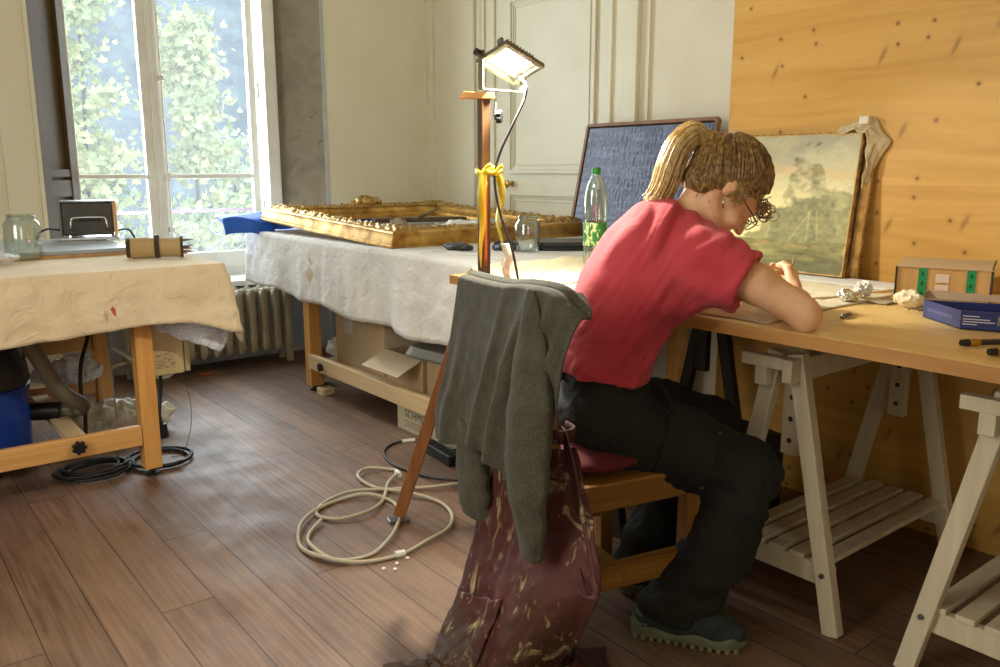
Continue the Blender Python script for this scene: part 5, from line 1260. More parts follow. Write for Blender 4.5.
put('hinge_lug', MB().box(-.05, -.03, -h2 - .006, -h2 + .004, -.03, -.012, LMx).box(.03, .05, -h2 - .006, -h2 + .004, -.03, -.012, LMx), M_lamp, fl_, world=True, bev=.002)
put('cable', MB().tube(spline([LMx @ Vector((-.045, .074, -.03)), (1.712, 2.03, 1.455), (1.70, 2.022, 1.41), (1.665, 2.03, 1.34), (1.632, 2.055, 1.25), (1.622, 2.07, 1.17), (1.638, 2.06, 1.06), (1.662, 2.035, .96), (1.675, 2.018, .86), (1.66, 2.0, .836)]), .0042, 7), mat('dark_lamp_cable', (48, 40, 50), rough=.5), fl_, world=True, smooth=True)
la = bpy.data.lights.new('floodlight_beam', 'AREA'); la.shape = 'RECTANGLE'; la.size = W1 - .04; la.size_y = W2 - .04; la.energy = 29; la.color = (1.0, .94, .76)
lo = bpy.data.objects.new('floodlight_beam', la); COL.objects.link(lo); lo.parent = fl_
q = Matrix((e1, -e2 if e1.cross(-e2).dot(-en) > 0 else e2, -en)).transposed().to_4x4(); q.translation = LC + en * .004; lo.matrix_parent_inverse = world_mat(fl_).inverted(); lo.matrix_basis = q

# yellow ribbon tied round the mast
yr = thing('yellow_ribbon', 'yellow barrier tape tied round the easel mast with hanging ends', 'ribbon', (1.61, 2.10, 1.0))
M_yel = mat('yellow_tape', (196, 178, 34), (214, 198, 58), 20, .35)
def ribbon(pts, wv, m, nm, tw=0.0):
    P_ = spline(pts, 8); mb = MB(); vs = []
    for i, p in enumerate(P_):
        a_ = tw * i / len(P_); d = Vector(wv); d = Vector((d.x * math.cos(a_) - d.y * math.sin(a_), d.x * math.sin(a_) + d.y * math.cos(a_), d.z)); vs += [p - d, p + d]
    mb.add(vs, [(2 * i, 2 * i + 1, 2 * i + 3, 2 * i + 2) for i in range(len(P_) - 1)]); return put(nm, mb, m, yr, world=True, smooth=True, solid=.001)
ribbon([(1.590, 2.085, 1.195), (1.580, 2.082, 1.12), (1.590, 2.09, 1.03), (1.578, 2.085, .96), (1.583, 2.09, .895)], (.010, -.008, 0), M_yel, 'tail', 1.6)
ribbon([(1.640, 2.078, 1.195), (1.652, 2.07, 1.12), (1.642, 2.08, 1.04), (1.655, 2.07, .96), (1.650, 2.07, .90)], (.009, -.007, 0), M_yel, 'tail', -1.9)
ribbon([(1.587, 2.086, 1.19), (1.613, 2.066, 1.20), (1.642, 2.075, 1.19), (1.640, 2.125, 1.19), (1.60, 2.138, 1.192), (1.585, 2.11, 1.19), (1.587, 2.086, 1.18)], (0, 0, .012), M_yel, 'knot_band')
ribbon([(1.613, 2.066, 1.19), (1.596, 2.058, 1.212), (1.586, 2.072, 1.20), (1.61, 2.062, 1.188), (1.634, 2.05, 1.21), (1.644, 2.06, 1.195), (1.618, 2.064, 1.186)], (0, 0, .007), M_yel, 'bow')
ribbon([(1.655, 2.06, .97), (1.665, 2.05, .93), (1.655, 2.055, .89), (1.664, 2.05, .852)], (.012, -.008, 0), mat('white_tape_end', (222, 220, 210), rough=.5), 'white_tail', .8)
ribbon([(1.6085, 2.0985, 1.165), (1.6085, 2.0985, .9)], (.004, -.003, 0), mat('orange_lit_edge', (224, 110, 50), rough=.4), 'lit_edge_strip')  # orange strip paints the lamplit edge of the mast

# ------------------------------------------------------------------ chair
CH = Vector((1.503, 1.531, 0)); CF = Vector((.976, -.216, 0)); CLt = Vector((.216, .976, 0)); CRZ = math.atan2(-.216, .976)
ch = thing('wooden_chair', 'varnished oak chair with red cushion, seen from behind', 'chair', CH, CRZ)
for sx in (-1, 1):
    for sy in (-1, 1):
        if sx > 0: put('front_leg', MB().box(.178, .222, sy * .2 - .022, sy * .2 + .022, 0, .44), M_chairv, ch, bev=.003)
        else:
            m = MB(); y0, y1 = sy * .195 - .019, sy * .195 + .019
            for (xa, za, wa), (xb, zb, wb_) in ((( -.20, 0, .021), (-.20, .46, .021)), ((-.20, .46, .021), (-.255, .925, .014))):
                k_ = sy * (.025 if zb > .5 else 0); vs = [(xa - wa, y0, za), (xa + wa, y0, za), (xa + wa, y1, za), (xa - wa, y1, za), (xb - wb_, y0 - k_, zb), (xb + wb_, y0 - k_, zb), (xb + wb_, y1 - k_, zb), (xb - wb_, y1 - k_, zb)]
                m.add(vs, [(3, 2, 1, 0), (4, 5, 6, 7), (0, 1, 5, 4), (1, 2, 6, 5), (2, 3, 7, 6), (3, 0, 4, 7)])
            put('rear_post', m, M_chairv, ch, bev=.002)
for sy in (-1, 1):
    put('seat_rail', MB().box(-.18, .178, sy * .2 - .016, sy * .2 + .016, .382, .44), M_chair, ch, bev=.003)
    s_ = put('side_stretcher', MB().box(-.18, .178, sy * .2 - .015, sy * .2 + .015, .168, .232), M_chair, ch, bev=.003)
    put('screw', MB().lathe([(0, -.0165), (.006, -.0160), (.006, -.014)], 12, (-.01, sy * .2, .20), Matrix.Rotation(R(90), 4, 'X')) if sy > 0 else MB().lathe([(0, -.0020), (.006, -.0015), (.006, 0)], 12, (-.01, -.215, .20), Matrix.Rotation(R(-90), 4, 'X')), M_brass, s_)
M_chairw = wood('varnished_oak_across', (112, 72, 26), (138, 93, 38), (160, 115, 54), 1, 1.0, .32)
for sx in (-1, 1): put('seat_rail', MB().box(sx * .2 - .014, sx * .2 + .014, -.18, .18, .382, .44), M_chairw, ch, bev=.003)
put('cross_stretcher', MB().box(-.06, .02, -.185, .185, .185, .205), M_chairw, ch, bev=.003)
put('seat_board', MB().box(-.21, .225, -.222, .222, .44, .455), M_chair, ch, bev=.004)
put('top_rail', MB().box(-.272, -.242, -.17, .17, .845, .93), M_chairw, ch, bev=.006)
put('back_slat', MB().box(-.240, -.220, -.18, .18, .64, .70), M_chairw, ch, bev=.004)
cu = Vox((-.25, -.23, .43), (.20, .23, .53), .0075); cu.ell((-.03, 0, .485), (.20, .205, .034), k=.005)
tag(put('seat_cushion', cu.mesh(lambda W: .003 * vnoise(W, 16, 2)), cloth_mat('wine_red_fabric', (84, 16, 20), (104, 28, 28), blot=10, sheen=0), smooth=True), 'wine red cushion squashed on the wooden chair seat', 'cushion')
cuo = bpy.data.objects['seat_cushion']; cuo.location = CH; cuo.rotation_euler = (0, 0, CRZ)

def CW(x, y, z): return CH + CF * x + CLt * y + Vector((0, 0, z))
def curve(pts, t):
    k = t * (len(pts) - 1); i = min(int(k), len(pts) - 2); f = k - i
    P = [Vector(p) for p in pts]; a_ = P[max(i - 1, 0)]; b2 = P[i]; c_ = P[i + 1]; d = P[min(i + 2, len(P) - 1)]
    return .5 * ((2 * b2) + (c_ - a_) * f + (2 * a_ - 5 * b2 + 4 * c_ - d) * f * f + (3 * b2 - a_ - 3 * c_ + d) * f ** 3)
def coons(T, B, L, R_, u, v):
    t, b2, l, r_ = curve(T, u), curve(B, u), curve(L, v), curve(R_, v)
    c00, c10, c01, c11 = Vector(T[0]), Vector(T[-1]), Vector(B[0]), Vector(B[-1])
    return t * (1 - v) + b2 * v + l * (1 - u) + r_ * u - (c00 * (1 - u) * (1 - v) + c10 * u * (1 - v) + c01 * (1 - u) * v + c11 * u * v)

# ---- grey knitted sweater over the chair back (coordinates in the chair's own frame)
M_knit = NT('grey_wool_knit')
def _knit():
    n = M_knit; v = n.coords(); f = n.noise(v, 210, 3, .7); g = n.noise(v, 26, 3)
    c = n.ramp(f, [(.3, s2l((34, 31, 22))), (.5, s2l((54, 50, 38))), (.72, s2l((86, 81, 63)))]); c = n.mix(.25, c, n.ramp(g, [(.4, s2l((84, 80, 66))), (.6, s2l((108, 106, 90)))]))
    n.link(c, n.b.inputs['Base Color']); n.b.inputs['Roughness'].default_value = .95; n.b.inputs['Sheen Weight'].default_value = .08; n.bump(f, .6, .003)
_knit(); M_knit = M_knit.m
sw = thing('knitted_sweater', 'grey olive knitted sweater hung over the chair back', 'sweater', CH, CRZ)
SL = [(-.285, .17, .934), (-.30, .19, .786), (-.31, .217, .668), (-.31, .28, .554), (-.31, .292, .457)]
SRt = [(-.265, -.407, .907), (-.285, -.395, .861), (-.30, -.39, .799), (-.305, -.384, .735), (-.31, -.357, .642)]
ST = [(-.285, .17, .934), (-.285, .04, .934), (-.285, -.071, .938), (-.285, -.18, .950), (-.285, -.301, .953), (-.275, -.364, .932), (-.265, -.407, .907)]
SB = [(-.31, .292, .457), (-.31, .18, .470), (-.31, .105, .490), (-.31, .016, .506), (-.31, -.078, .508), (-.31, -.185, .499), (-.31, -.273, .548), (-.31, -.357, .642)]
def sheet(u, v):
    p = coons(ST, SB, SL, SRt, u, v)
    s_ = u * 6.2832
    f = -(.018 * math.exp(-((u - .10) / .03) ** 2) * v + .030 * math.exp(-((u - .58) / .045) ** 2) + .024 * math.exp(-((u - .73) / .035) ** 2) + .020 * math.exp(-((u - .88) / .04) ** 2) + .012 * math.exp(-((u - .40) / .03) ** 2)) * min(1, v * 2.2 + .06)
    f += .010 * nz(u * 7, v * 2.2, 4) * v + .0015 * nz(u * 16, v * 6, 1)
    # hem rolls in and the top rounds over the rail
    e = max(0, 1 - v / .04); f += .022 * e * e
    return (p.x + f, p.y, p.z - .004 * e * e)
def back_over(u, v):
    a_ = sheet(u, 0); t = v * max(0, 1 - u ** 5)
    return (a_[0] + (.045 * math.sin(t * 1.57) + .02 * t) * max(.25, 1 - u ** 3 * .7), a_[1], a_[2] + .010 * math.sin(min(1, t * 2.2) * 3.14) - .22 * max(0, t - .25) * (1 + .2 * nz(u * 6)) * max(0, 1 - (u / .72) ** 3))
put('sweater_body', MB().grid(sheet, 120, 90), M_knit, sw, smooth=True, solid=.004)
put('sweater_fold', MB().grid(back_over, 90, 24), M_knit, sw, smooth=True, solid=.004)
def sleeve(path, radii, seed, cuff=True):
    P_ = spline(path, 10); rs = [float(np.interp(i / (len(P_) - 1), [k / (len(radii) - 1) for k in range(len(radii))], radii)) for i in range(len(P_))]
    nU = 40
    def g(u, v):
        k = v * (len(P_) - 1); i = min(int(k), len(P_) - 2); t = k - i; c_ = P_[i].lerp(P_[i + 1], t); r_ = rs[i] * (1 - t) + rs[i + 1] * t
        a_ = 2 * math.pi * u; w_ = 1 + .10 * math.sin(a_ * 3 + seed + v * 4) + .08 * nz(u * 6, v * 7, seed) + .03 * math.sin(v * 40 + 2 * math.sin(a_))
        rib = 1 + (.03 * math.sin(a_ * 18) if v > .88 else 0)
        return (c_.x + .42 * r_ * math.sin(a_) * w_, c_.y + r_ * math.cos(a_) * w_ * rib, c_.z)
    return g
sl = put('sleeve', MB().grid(sleeve([(-.285, .10, .56), (-.28, .10, .50), (-.275, .10, .42), (-.272, .10, .34), (-.27, .10, .292)], [.07, .075, .082, .080, .066], 1), 40, 60, True), M_knit, sw, smooth=True, solid=.003)
sl = put('sleeve', MB().grid(sleeve([(-.292, -.24, .945), (-.305, -.27, .86), (-.32, -.295, .76), (-.33, -.30, .66), (-.335, -.30, .57), (-.34, -.31, .49), (-.34, -.33, .42), (-.34, -.335, .375)], [.012, .045, .068, .078, .078, .066, .048, .036], 4), 40, 90, True), M_knit, sw, smooth=True, solid=.003)

# ---- burgundy apron hanging from the chair, stained with plaster
M_apr = NT('stained_burgundy_apron')
def _apr():
    n = M_apr; v = n.coords(); sx = n.node('ShaderNodeSeparateXYZ'); n.link(v, sx.inputs[0])
    f = n.noise(v, 5, 5); c = n.ramp(f, [(.35, s2l((62, 18, 18))), (.65, s2l((82, 28, 26)))])
    br_ = n.noise(n.coords((1, 1, 1), loc=(2, 2, 2)), 4, 4); k = n.math('MULTIPLY', n.ramp(br_, [(.35, (0, 0, 0)), (.6, (1, 1, 1))]), n.ramp(n.math('ADD', sx.outputs[2], 0.0), [(.12, (1, 1, 1)), (.40, (.15, .15, .15))]))
    c = n.mix(k, c, s2l((66, 42, 22)))
    s1 = n.noise(n.coords((1, 1, .6)), 17, 6, .65, 1.0); w1 = n.ramp(s1, [(.55, (0, 0, 0)), (.62, (.7, .7, .7)), (.70, (1, 1, 1))])
    pm = n.noise(n.coords(loc=(7, 3, 1)), 6, 3); gate = n.ramp(pm, [(.42, (0, 0, 0)), (.54, (1, 1, 1))])
    c = n.mix(n.math('MULTIPLY', n.math('MULTIPLY', w1, gate), .85), c, s2l((198, 182, 132)))
    s2 = n.noise(n.coords((1, 1, .35)), 48, 3); c = n.mix(n.math('MULTIPLY', n.ramp(s2, [(.66, (0, 0, 0)), (.72, (1, 1, 1))]), .45), c, s2l((176, 150, 104)))
    n.link(c, n.b.inputs['Base Color']); n.b.inputs['Roughness'].default_value = .7; n.bump(n.noise(v, 14, 5), .35, .01)
_apr(); M_apr = M_apr.m
ap = thing('work_apron', 'burgundy work apron with dried plaster stains hanging from the chair', 'apron', CH, CRZ)
AL = [(-.24, .12, .44), (-.25, .10, .32), (-.27, .11, .20), (-.32, .08, .09), (-.40, .01, .035), (-.48, -.10, .02)]
AR = [(-.19, -.27, .58), (-.215, -.34, .50), (-.245, -.42, .42), (-.27, -.485, .355), (-.27, -.41, .20), (-.28, -.30, .05)]
AT = [(-.24, .12, .44), (-.245, .0, .46), (-.25, -.12, .50), (-.235, -.2, .555), (-.19, -.27, .58)]
AB = [(-.48, -.10, .02), (-.46, -.17, .015), (-.41, -.22, .015), (-.34, -.27, .02), (-.28, -.30, .05)]
def apr(u, v):
    p = coons(AT, AB, AL, AR, u, v)
    f = -.020 * math.sin(u * 9.5 + .6 + v * 1.2) * min(1, v * 3 + .15) - .03 * math.sin(math.pi * u) * v + .012 * nz(u * 6, v * 5, 8) + .004 * nz(u * 20, v * 18, 2)
    f -= .022 * math.exp(-((u - .46 + .1 * v) / .05) ** 2) * min(1, v * 2)
    return (p.x + f * .9, p.y + f * .25, max(.006, p.z + .006 * nz(u * 9, v * 9, 1)))
put('apron_panel', MB().grid(apr, 90, 110), M_apr, ap, smooth=True, solid=.0035)
def pocket(u, v):
    uu = .05 + .40 * u; vv = .56 + .34 * v; a_ = Vector(apr(uu, vv)); bulge = .022 * math.sin(math.pi * min(1, u * 1.05)) * (.35 + .65 * (1 - v)) + .006
    return (a_.x - bulge * .95 - .004, a_.y - bulge * .2, a_.z + .004 * nz(u * 9, v * 9))
put('pocket', MB().grid(pocket, 40, 34), M_apr, ap, smooth=True, solid=.003)
def rib_(pts, wv, nm):
    P_ = spline(pts, 8); mb = MB(); vs = []
    for i, p in enumerate(P_): vs += [p - Vector(wv), p + Vector(wv)]
    mb.add(vs, [(2 * i, 2 * i + 1, 2 * i + 3, 2 * i + 2) for i in range(len(P_) - 1)]); return put(nm, mb, M_apr, ap, smooth=True, solid=.003)
rib_([(-.205, -.24, .62), (-.225, -.33, .53), (-.25, -.41, .45), (-.275, -.49, .375), (-.285, -.505, .345), (-.29, -.46, .335)], (0, .009, .002), 'strap')
rib_([(-.205, -.24, .60), (-.22, -.30, .50), (-.24, -.36, .42), (-.27, -.43, .36), (-.285, -.48, .338)], (0, .007, .003), 'strap')
rib_([(-.20, -.14, .60), (-.235, -.20, .60), (-.215, -.245, .60), (-.17, -.23, .60), (-.165, -.18, .60)], (0, 0, .016), 'neck_loop')
# lower end of the apron heaped on the floor
def heap(u, v):
    base = Vector((-.47 + .42 * u - .14 * v, -.03 - .17 * u - .30 * v, 0)); base.x += .03 * nz(u * 4, v * 3, 6)
    base.y += .05 * nz(u * 5, v * 5, 2)
    e = min(u, 1 - u) * 5; e2 = min(v, 1 - v) * 4; h = .006 + min(1, e) * min(1, e2 + .1) * (.022 + .04 * abs(nz(u * 8, v * 4, 3)) + .05 * math.exp(-((u - .40) / .14) ** 2) * math.sin(math.pi * v) + .014 * abs(nz(u * 18, v * 12, 5)))
    return (base.x, base.y, h)
put('apron_skirt', MB().grid(heap, 90, 50), M_apr, ap, smooth=True, solid=.003)
def tail(u, v): return (-.585 + .17 * u, -.03 - .05 * u - .05 * v, .006 + .014 * abs(nz(u * 6, v * 4, 1)) + .01 * math.sin(u * 9) ** 2 * .5)
put('apron_tie', MB().grid(tail, 30, 8), M_apr, ap, smooth=True, solid=.003)

# ------------------------------------------------------------------ the seated person
PF = np.array([.8, -.6, 0.]); PL_ = np.array([.6, .8, 0.]); PZ = np.array([0, 0, 1.]); PO = np.array([1.56, 1.53, 0.])
def SP(f, l, z): return PO + PF * f + PL_ * l + PZ * z
pe = thing('person', 'person in red t-shirt and dark trousers seated on the wooden chair, bent over the worktop', 'person', (1.56, 1.53, 0))
M_skin = NT('skin')
def _skin():
    n = M_skin; f = n.noise(n.coords(), 16, 4); n.link(n.ramp(f, [(.35, s2l((222, 168, 128))), (.65, s2l((234, 188, 148)))]), n.b.inputs['Base Color'])
    n.b.inputs['Roughness'].default_value = .48; n.b.inputs['Subsurface Weight'].default_value = .12; n.b.inputs['Subsurface Radius'].default_value = (.012, .005, .003); n.b.inputs['Subsurface Scale'].default_value = 1.0
    n.bump(n.noise(n.coords(), 240, 2), .08, .001)
_skin(); M_skin = M_skin.m
# joints
shR = np.array([1.645, 1.257, .985]); shL = np.array([1.87, 1.55, 1.03]); elR = np.array([1.745, 1.062, .872]); wrR = np.array([1.945, 1.220, .886])
elL = np.array([1.90, 1.74, .875]); wrL = np.array([1.80, 1.535, .866]); neckb = SP(.195, 0, 1.055)
HC = SP(.312, 0, 1.150); hn = PF * .62 - PZ * .785; hu = PF * .785 + PZ * .62; hn /= np.linalg.norm(hn); hu /= np.linalg.norm(hu); HAX = [hn, PL_, hu]
def HH(n_, l, u): return HC + hn * n_ + PL_ * l + hu * u
V = Vox((1.36, .98, .40), (2.13, 1.86, 1.36), .0058)
# torso under the shirt, neck, arms
V.chain([SP(.02, 0, .56), SP(.02, 0, .68), SP(.07, 0, .85), SP(.14, 0, .98)], [.10, .085, .10, .10], .03, PL_, 1.3)
V.cap(shR + PL_ * .03, shL - PL_ * .03, .045, .045, .04)
V.chain([neckb - PF * .01, SP(.24, 0, 1.095), HH(-.03, 0, -.045)], [.056, .050, .052], .02)
V.chain([shR, shR * .5 + elR * .5 + np.array([0, 0, .006]), elR], [.050, .0465, .038], .02)
V.chain([elR, elR * .6 + wrR * .4 + np.array([-.004, .002, .002]), wrR], [.038, .034, .0235], .012)
V.ell(elR + np.array([.002, -.012, -.016]), (.028, .028, .026), k=.02)
V.chain([shL, elL], [.050, .038], .02); V.chain([elL, elL * .6 + wrL * .4, wrL], [.038, .036, .023], .012)
# head
V.ell(HH(-.018, 0, .028), (.098, .074, .088), HAX, .02); V.ell(HH(.026, 0, -.030), (.066, .056, .082), HAX, .025)
V.cap(HH(.030, -.030, -.085), HH(.062, 0, -.098), .022, .020, .02); V.cap(HH(.030, .030, -.085), HH(.062, 0, -.098), .022, .020, .02)
V.cap(HH(-.02, -.055, -.045), HH(.035, -.04, -.085), .016, .016, .02); V.cap(HH(-.02, .055, -.045), HH(.035, .04, -.085), .016, .016, .02)
V.cap(HH(.079, -.032, .020), HH(.079, .032, .020), .011, .011, .012)
for s in (-1, 1):
    V.ell(HH(.094, s * .030, -.004), (.015, .019, .012), HAX, .010, 'sub'); V.ell(HH(.078, s * .030, -.004), (.013, .014, .012), HAX, .004)
    V.ell(HH(.064, s * .038, -.040), (.022, .022, .022), HAX, .015)
V.chain([HH(.085, 0, .008), HH(.098, 0, -.018), HH(.108, 0, -.036)], [.007, .009, .0115], .008)
for s in (-1, 1): V.ell(HH(.098, s * .010, -.038), (.009, .007, .007), HAX, .006)
V.ell(HH(.083, 0, -.058), (.012, .022, .007), HAX, .006); V.ell(HH(.081, 0, -.070), (.012, .019, .008), HAX, .005); V.ell(HH(.102, 0, -.0635), (.012, .022, .0022), HAX, .003, 'sub')
for s in (-1, 1):
    V.ell(HH(-.012, s * .078, -.006), (.016, .008, .027), HAX, .006); V.ell(HH(-.006, s * .088, .002), (.010, .006, .018), HAX, .004, 'sub'); V.cap(HH(-.018, s * .068, 0), HH(-.008, s * .078, 0), .014, .012, .008)
body = V.mesh(lambda W: .0008 * vnoise(W, 40, 1))
# finer hands joined into the same mesh
def hand(wrist, d, n_, side, curls, thumb, spread=.0205, s=1.0):
    """d: direction of the fingers, n_: out of the back of the hand, side: from little to index finger"""
    d = np.array(d, float); d /= np.linalg.norm(d); side = np.array(side, float); side -= d * (side @ d); side /= np.linalg.norm(side); n_ = np.cross(d, side); 
    if n_ @ np.array(curls[1]) < 0: n_ = -n_
    Vh = Vox(wrist - .19, wrist + .19, .0033)
    P = lambda a_, b2, c_: wrist + (d * a_ + side * b2 + n_ * c_) * s
    Vh.chain([P(-.03, 0, 0), P(.0, 0, 0), P(.02, 0, 0)], [.0235 * s, .0225 * s, .022 * s], .01, side, 1.2)
    for k, b2 in enumerate((-.030, -.010, .010, .030)): Vh.cap(P(.012, b2 * .5, 0), P(.078 - .004 * abs(k - 2), b2 * 1.0, .002), .015 * s, .0125 * s, .012)
    for k, (b2, L) in enumerate(((-.031, .058), (-.0105, .072), (.010, .078), (.031, .070))):
        L *= s; a1, a2, a3 = curls[0][k]; q = P(.080 - .004 * abs(k - 2), b2, .002); rr = (.0078, .0086, .0088, .0086)[k] * s; pts = [q]; ang = 0
        for seg, a_ in zip((.45, .31, .24), (a1, a2, a3)):
            ang += R(a_); q = q + (d * math.cos(ang) - n_ * math.sin(ang)) * L * seg; pts.append(q)
        Vh.chain(pts, [rr * 1.12, rr * 1.05, rr * .97, rr * .86], .003)
    t = [P(*p) for p in thumb]; Vh.chain(t, [.015 * s, .0115 * s, .0102 * s, .0085 * s], .008); return Vh.mesh()
dR = np.array([.77, .61, .12]);
hR = hand(wrR, dR, None, np.array([-.10, -.05, 1.0]) + np.array([.3, -.1, 0]), ([(58, 62, 40), (52, 58, 38), (44, 52, 30), (30, 44, 24)], (.62, -.78, 0.1)), [(.015, .022, -.008), (.045, .044, -.018), (.068, .046, -.030), (.088, .038, -.038)], s=1.04)
dL = np.array([.16, -.98, -.05])
hL = hand(wrL, dL, None, np.array([-1.0, -.12, 0]), ([(8, 10, 8), (6, 8, 6), (4, 8, 6), (8, 10, 8)], (0, 0, 1.0)), [(.012, .022, -.004), (.040, .045, -.010), (.062, .055, -.012), (.080, .058, -.012)], s=.92)
for q in (hR, hL): body.add(q.v, q.f)
put('body', body, M_skin, pe, world=True, smooth=True)
# brush held in the right hand
g0 = wrR + dR / np.linalg.norm(dR) * .088
br2 = thing('fine_brush', 'fine brush held between the fingers of the right hand', 'brush', tuple(g0))
put('handle', MB().tube([g0 + np.array([-.03, -.03, .075]), g0 + np.array([.01, .004, .012])], [.002, .0035], 8), M_beech, br2, world=True, smooth=True)
put('bristles', MB().tube([g0 + np.array([.01, .004, .012]), g0 + np.array([.020, .012, -.008])], [.003, .0008], 8), M_black, br2, world=True, smooth=True)

# red T-shirt
M_shirt = cloth_mat('coral_red_jersey', (190, 56, 68), (202, 70, 82), weave=520, blot=7, bump=.35, sheen=.1, crease=1.3, cs=9)
V = Vox((1.36, 1.08, .62), (2.06, 1.80, 1.16), .0048)
V.chain([SP(.012, 0, .60), SP(.012, 0, .70), SP(.030, 0, .79), SP(.070, 0, .88), SP(.115, 0, .96), SP(.155, 0, 1.02)], [.118, .112, .120, .130, .130, .105], .03, PL_, 1.32)
V.cap(SP(.135, -.02, .98), SP(.20, -.02, .93), .10, .08, .05, PL_, 1.3)
V.cap(shR + np.array([-.004, .012, .004]), shL, .066, .064, .045); V.cap(shR, SP(.20, 0, 1.055), .052, .050, .03); V.cap(shL, SP(.20, 0, 1.055), .052, .050, .03)
ud = (elR - shR) / np.linalg.norm(elR - shR); se = shR + ud * .100
V.cap(shR - ud * .01, se, .068, .072, .035); V.cap(SP(.10, -.10, .90), shR + ud * .05 + np.array([0, 0, -.035]), .060, .050, .05)
V.cap(se + ud * .05, se + ud * .16, .085, .085, .008, mode='sub'); V.cap(se - ud * .02, se + ud * .10, .056, .060, .006, mode='sub')
udl = (elL - shL) / np.linalg.norm(elL - shL); V.cap(shL, shL + udl * .11, .062, .066, .03)
V.cap(SP(.20, 0, 1.065), SP(.27, 0, 1.15), .060, .075, .008, mode='sub')
V.clip(SP(0, 0, .670), (-.10 * .8, .10 * .6, -1))
def shirt_disp(W):
    rel = W - PO; f = rel @ PF; l = rel @ PL_; z = rel[:, 2]
    al = f * .55 + z * .83; cr = -f * .83 + z * .55                       # folds run from lower back to shoulder
    d = .008 * vnoise(np.stack([al * 4, cr * 26, l * 5], 1), 1.0, 5) + .008 * np.abs(vnoise(np.stack([al * 6, cr * 44, l * 7], 1), 1.0, 9))
    low = np.clip((.80 - z) / .12, 0, 1); d += low * .0055 * vnoise(np.stack([f * 9, l * 6, z * 48], 1), 1.0, 11)
    # stretch folds towards the armpit and shoulder
    arm = np.exp(-((np.linalg.norm(W - (shR + np.array([-.02, .02, -.08])), axis=1)) / .12) ** 2); d += arm * .007 * np.sin((W[:, 2] * 62 + f * 34))
    up = np.clip((z - .96) / .08, 0, 1); d += up * .004 * np.sin(cr * 120 + 3 * vnoise(W, 9, 2))
    return d
put('t_shirt', V.mesh(shirt_disp, 6), M_shirt, pe, world=True, smooth=True)

# dark work trousers
M_tr = cloth_mat('dark_olive_cotton', (24, 23, 18), (33, 32, 26), weave=480, blot=8, bump=.45, sheen=.0, crease=1.6, cs=11)
hipR = SP(.02, -.085, .535); knR = np.array([1.785, 1.222, .425]); anR = np.array([1.605, 1.285, .085])
hipL = SP(.03, .085, .54); knL = np.array([1.915, 1.43, .475]); anL = np.array([1.735, 1.51, .09])
V = Vox((1.32, 1.02, .03), (2.04, 1.80, .76), .0062)
V.ell(SP(.005, 0, .55), (.135, .175, .115), [PF, PL_, PZ], .03); V.cap(SP(.012, 0, .60), SP(.012, 0, .685), .122, .112, .03, PL_, 1.28)
V.chain([hipR, hipR * .5 + knR * .5 + np.array([0, 0, .012]), knR], [.108, .104, .086], .03); V.chain([hipL, hipL * .5 + knL * .5, knL], [.105, .098, .082], .03)
V.chain([knR, knR * .5 + anR * .5 + np.array([.018, -.022, -.01]), anR], [.086, .088, .086], .025); V.chain([knL, knL * .5 + anL * .5, anL], [.080, .085, .080], .025)
V.cap(anR + np.array([0, 0, -.0]), anR + np.array([-.01, .012, -.10]), .074, .08, .004, mode='sub'); V.cap(anL, anL + np.array([0, 0, -.10]), .068, .07, .004, mode='sub')
V.clip((1.6, 1.3, .052), (0, 0, -1)); V.clip(SP(0, 0, .683), (0, 0, 1))
def tr_disp(W):
    d = .006 * vnoise(W, (14, 14, 22), 3) + .004 * np.abs(vnoise(W, (30, 30, 44), 8))
    kn = np.exp(-(np.linalg.norm(W - knR, axis=1) / .13) ** 2); d += kn * .006 * np.sin(W[:, 2] * 95 + W[:, 0] * 40)
    lowr = np.clip((.22 - W[:, 2]) / .12, 0, 1); d += lowr * .009 * np.sin(W[:, 2] * 80 + 3 * vnoise(W, 8, 4))
    hp = np.exp(-(np.linalg.norm(W - SP(.13, -.12, .60), axis=1) / .10) ** 2); d += hp * .008 * np.sin((W - PO) @ PF * 90 + W[:, 2] * 50)
    return d
tro = put('trousers', V.mesh(tr_disp), M_tr, pe, world=True, smooth=True)
# patch pocket on the thigh and its studs
hd = (knR - hipR) / np.linalg.norm(knR - hipR); hs = -PL_ - hd * ((-PL_) @ hd); hs /= np.linalg.norm(hs); hv = np.cross(hd, hs); hv = hv if hv[2] > 0 else -hv
def tp(u, v):
    ang = R(-38 + 92 * v); c_ = hipR + hd * (.115 + .135 * u) + np.array([0, 0, .010]); r_ = .1115 - .004 * u; q = c_ + (hs * math.cos(ang) + hv * math.sin(ang)) * r_; return tuple(q)
put('thigh_pocket', MB().grid(tp, 16, 20), M_tr, tro, world=True, smooth=True, solid=.004)
for (u, v) in ((.98, .98), (.98, .05), (.02, .02)):
    q = np.array(tp(u, v)); put('stud', MB().lathe([(0, -.003), (.003, -.002), (.004, 0), (.003, .002), (0, .003)], 10, q + hs * .004), M_greym, tro, world=True, smooth=True)
put('belt_loop', MB().bar(SP(-.105, -.03, .655), SP(-.104, -.03, .69), .010, .006), M_tr, tro, world=True)
put('pocket_cord', MB().tube(spline([SP(.135, -.11, .665), SP(.150, -.13, .64), SP(.155, -.15, .615), SP(.14, -.16, .60), SP(.11, -.165, .585)]), .004, 6), M_tr, tro, world=True, smooth=True)

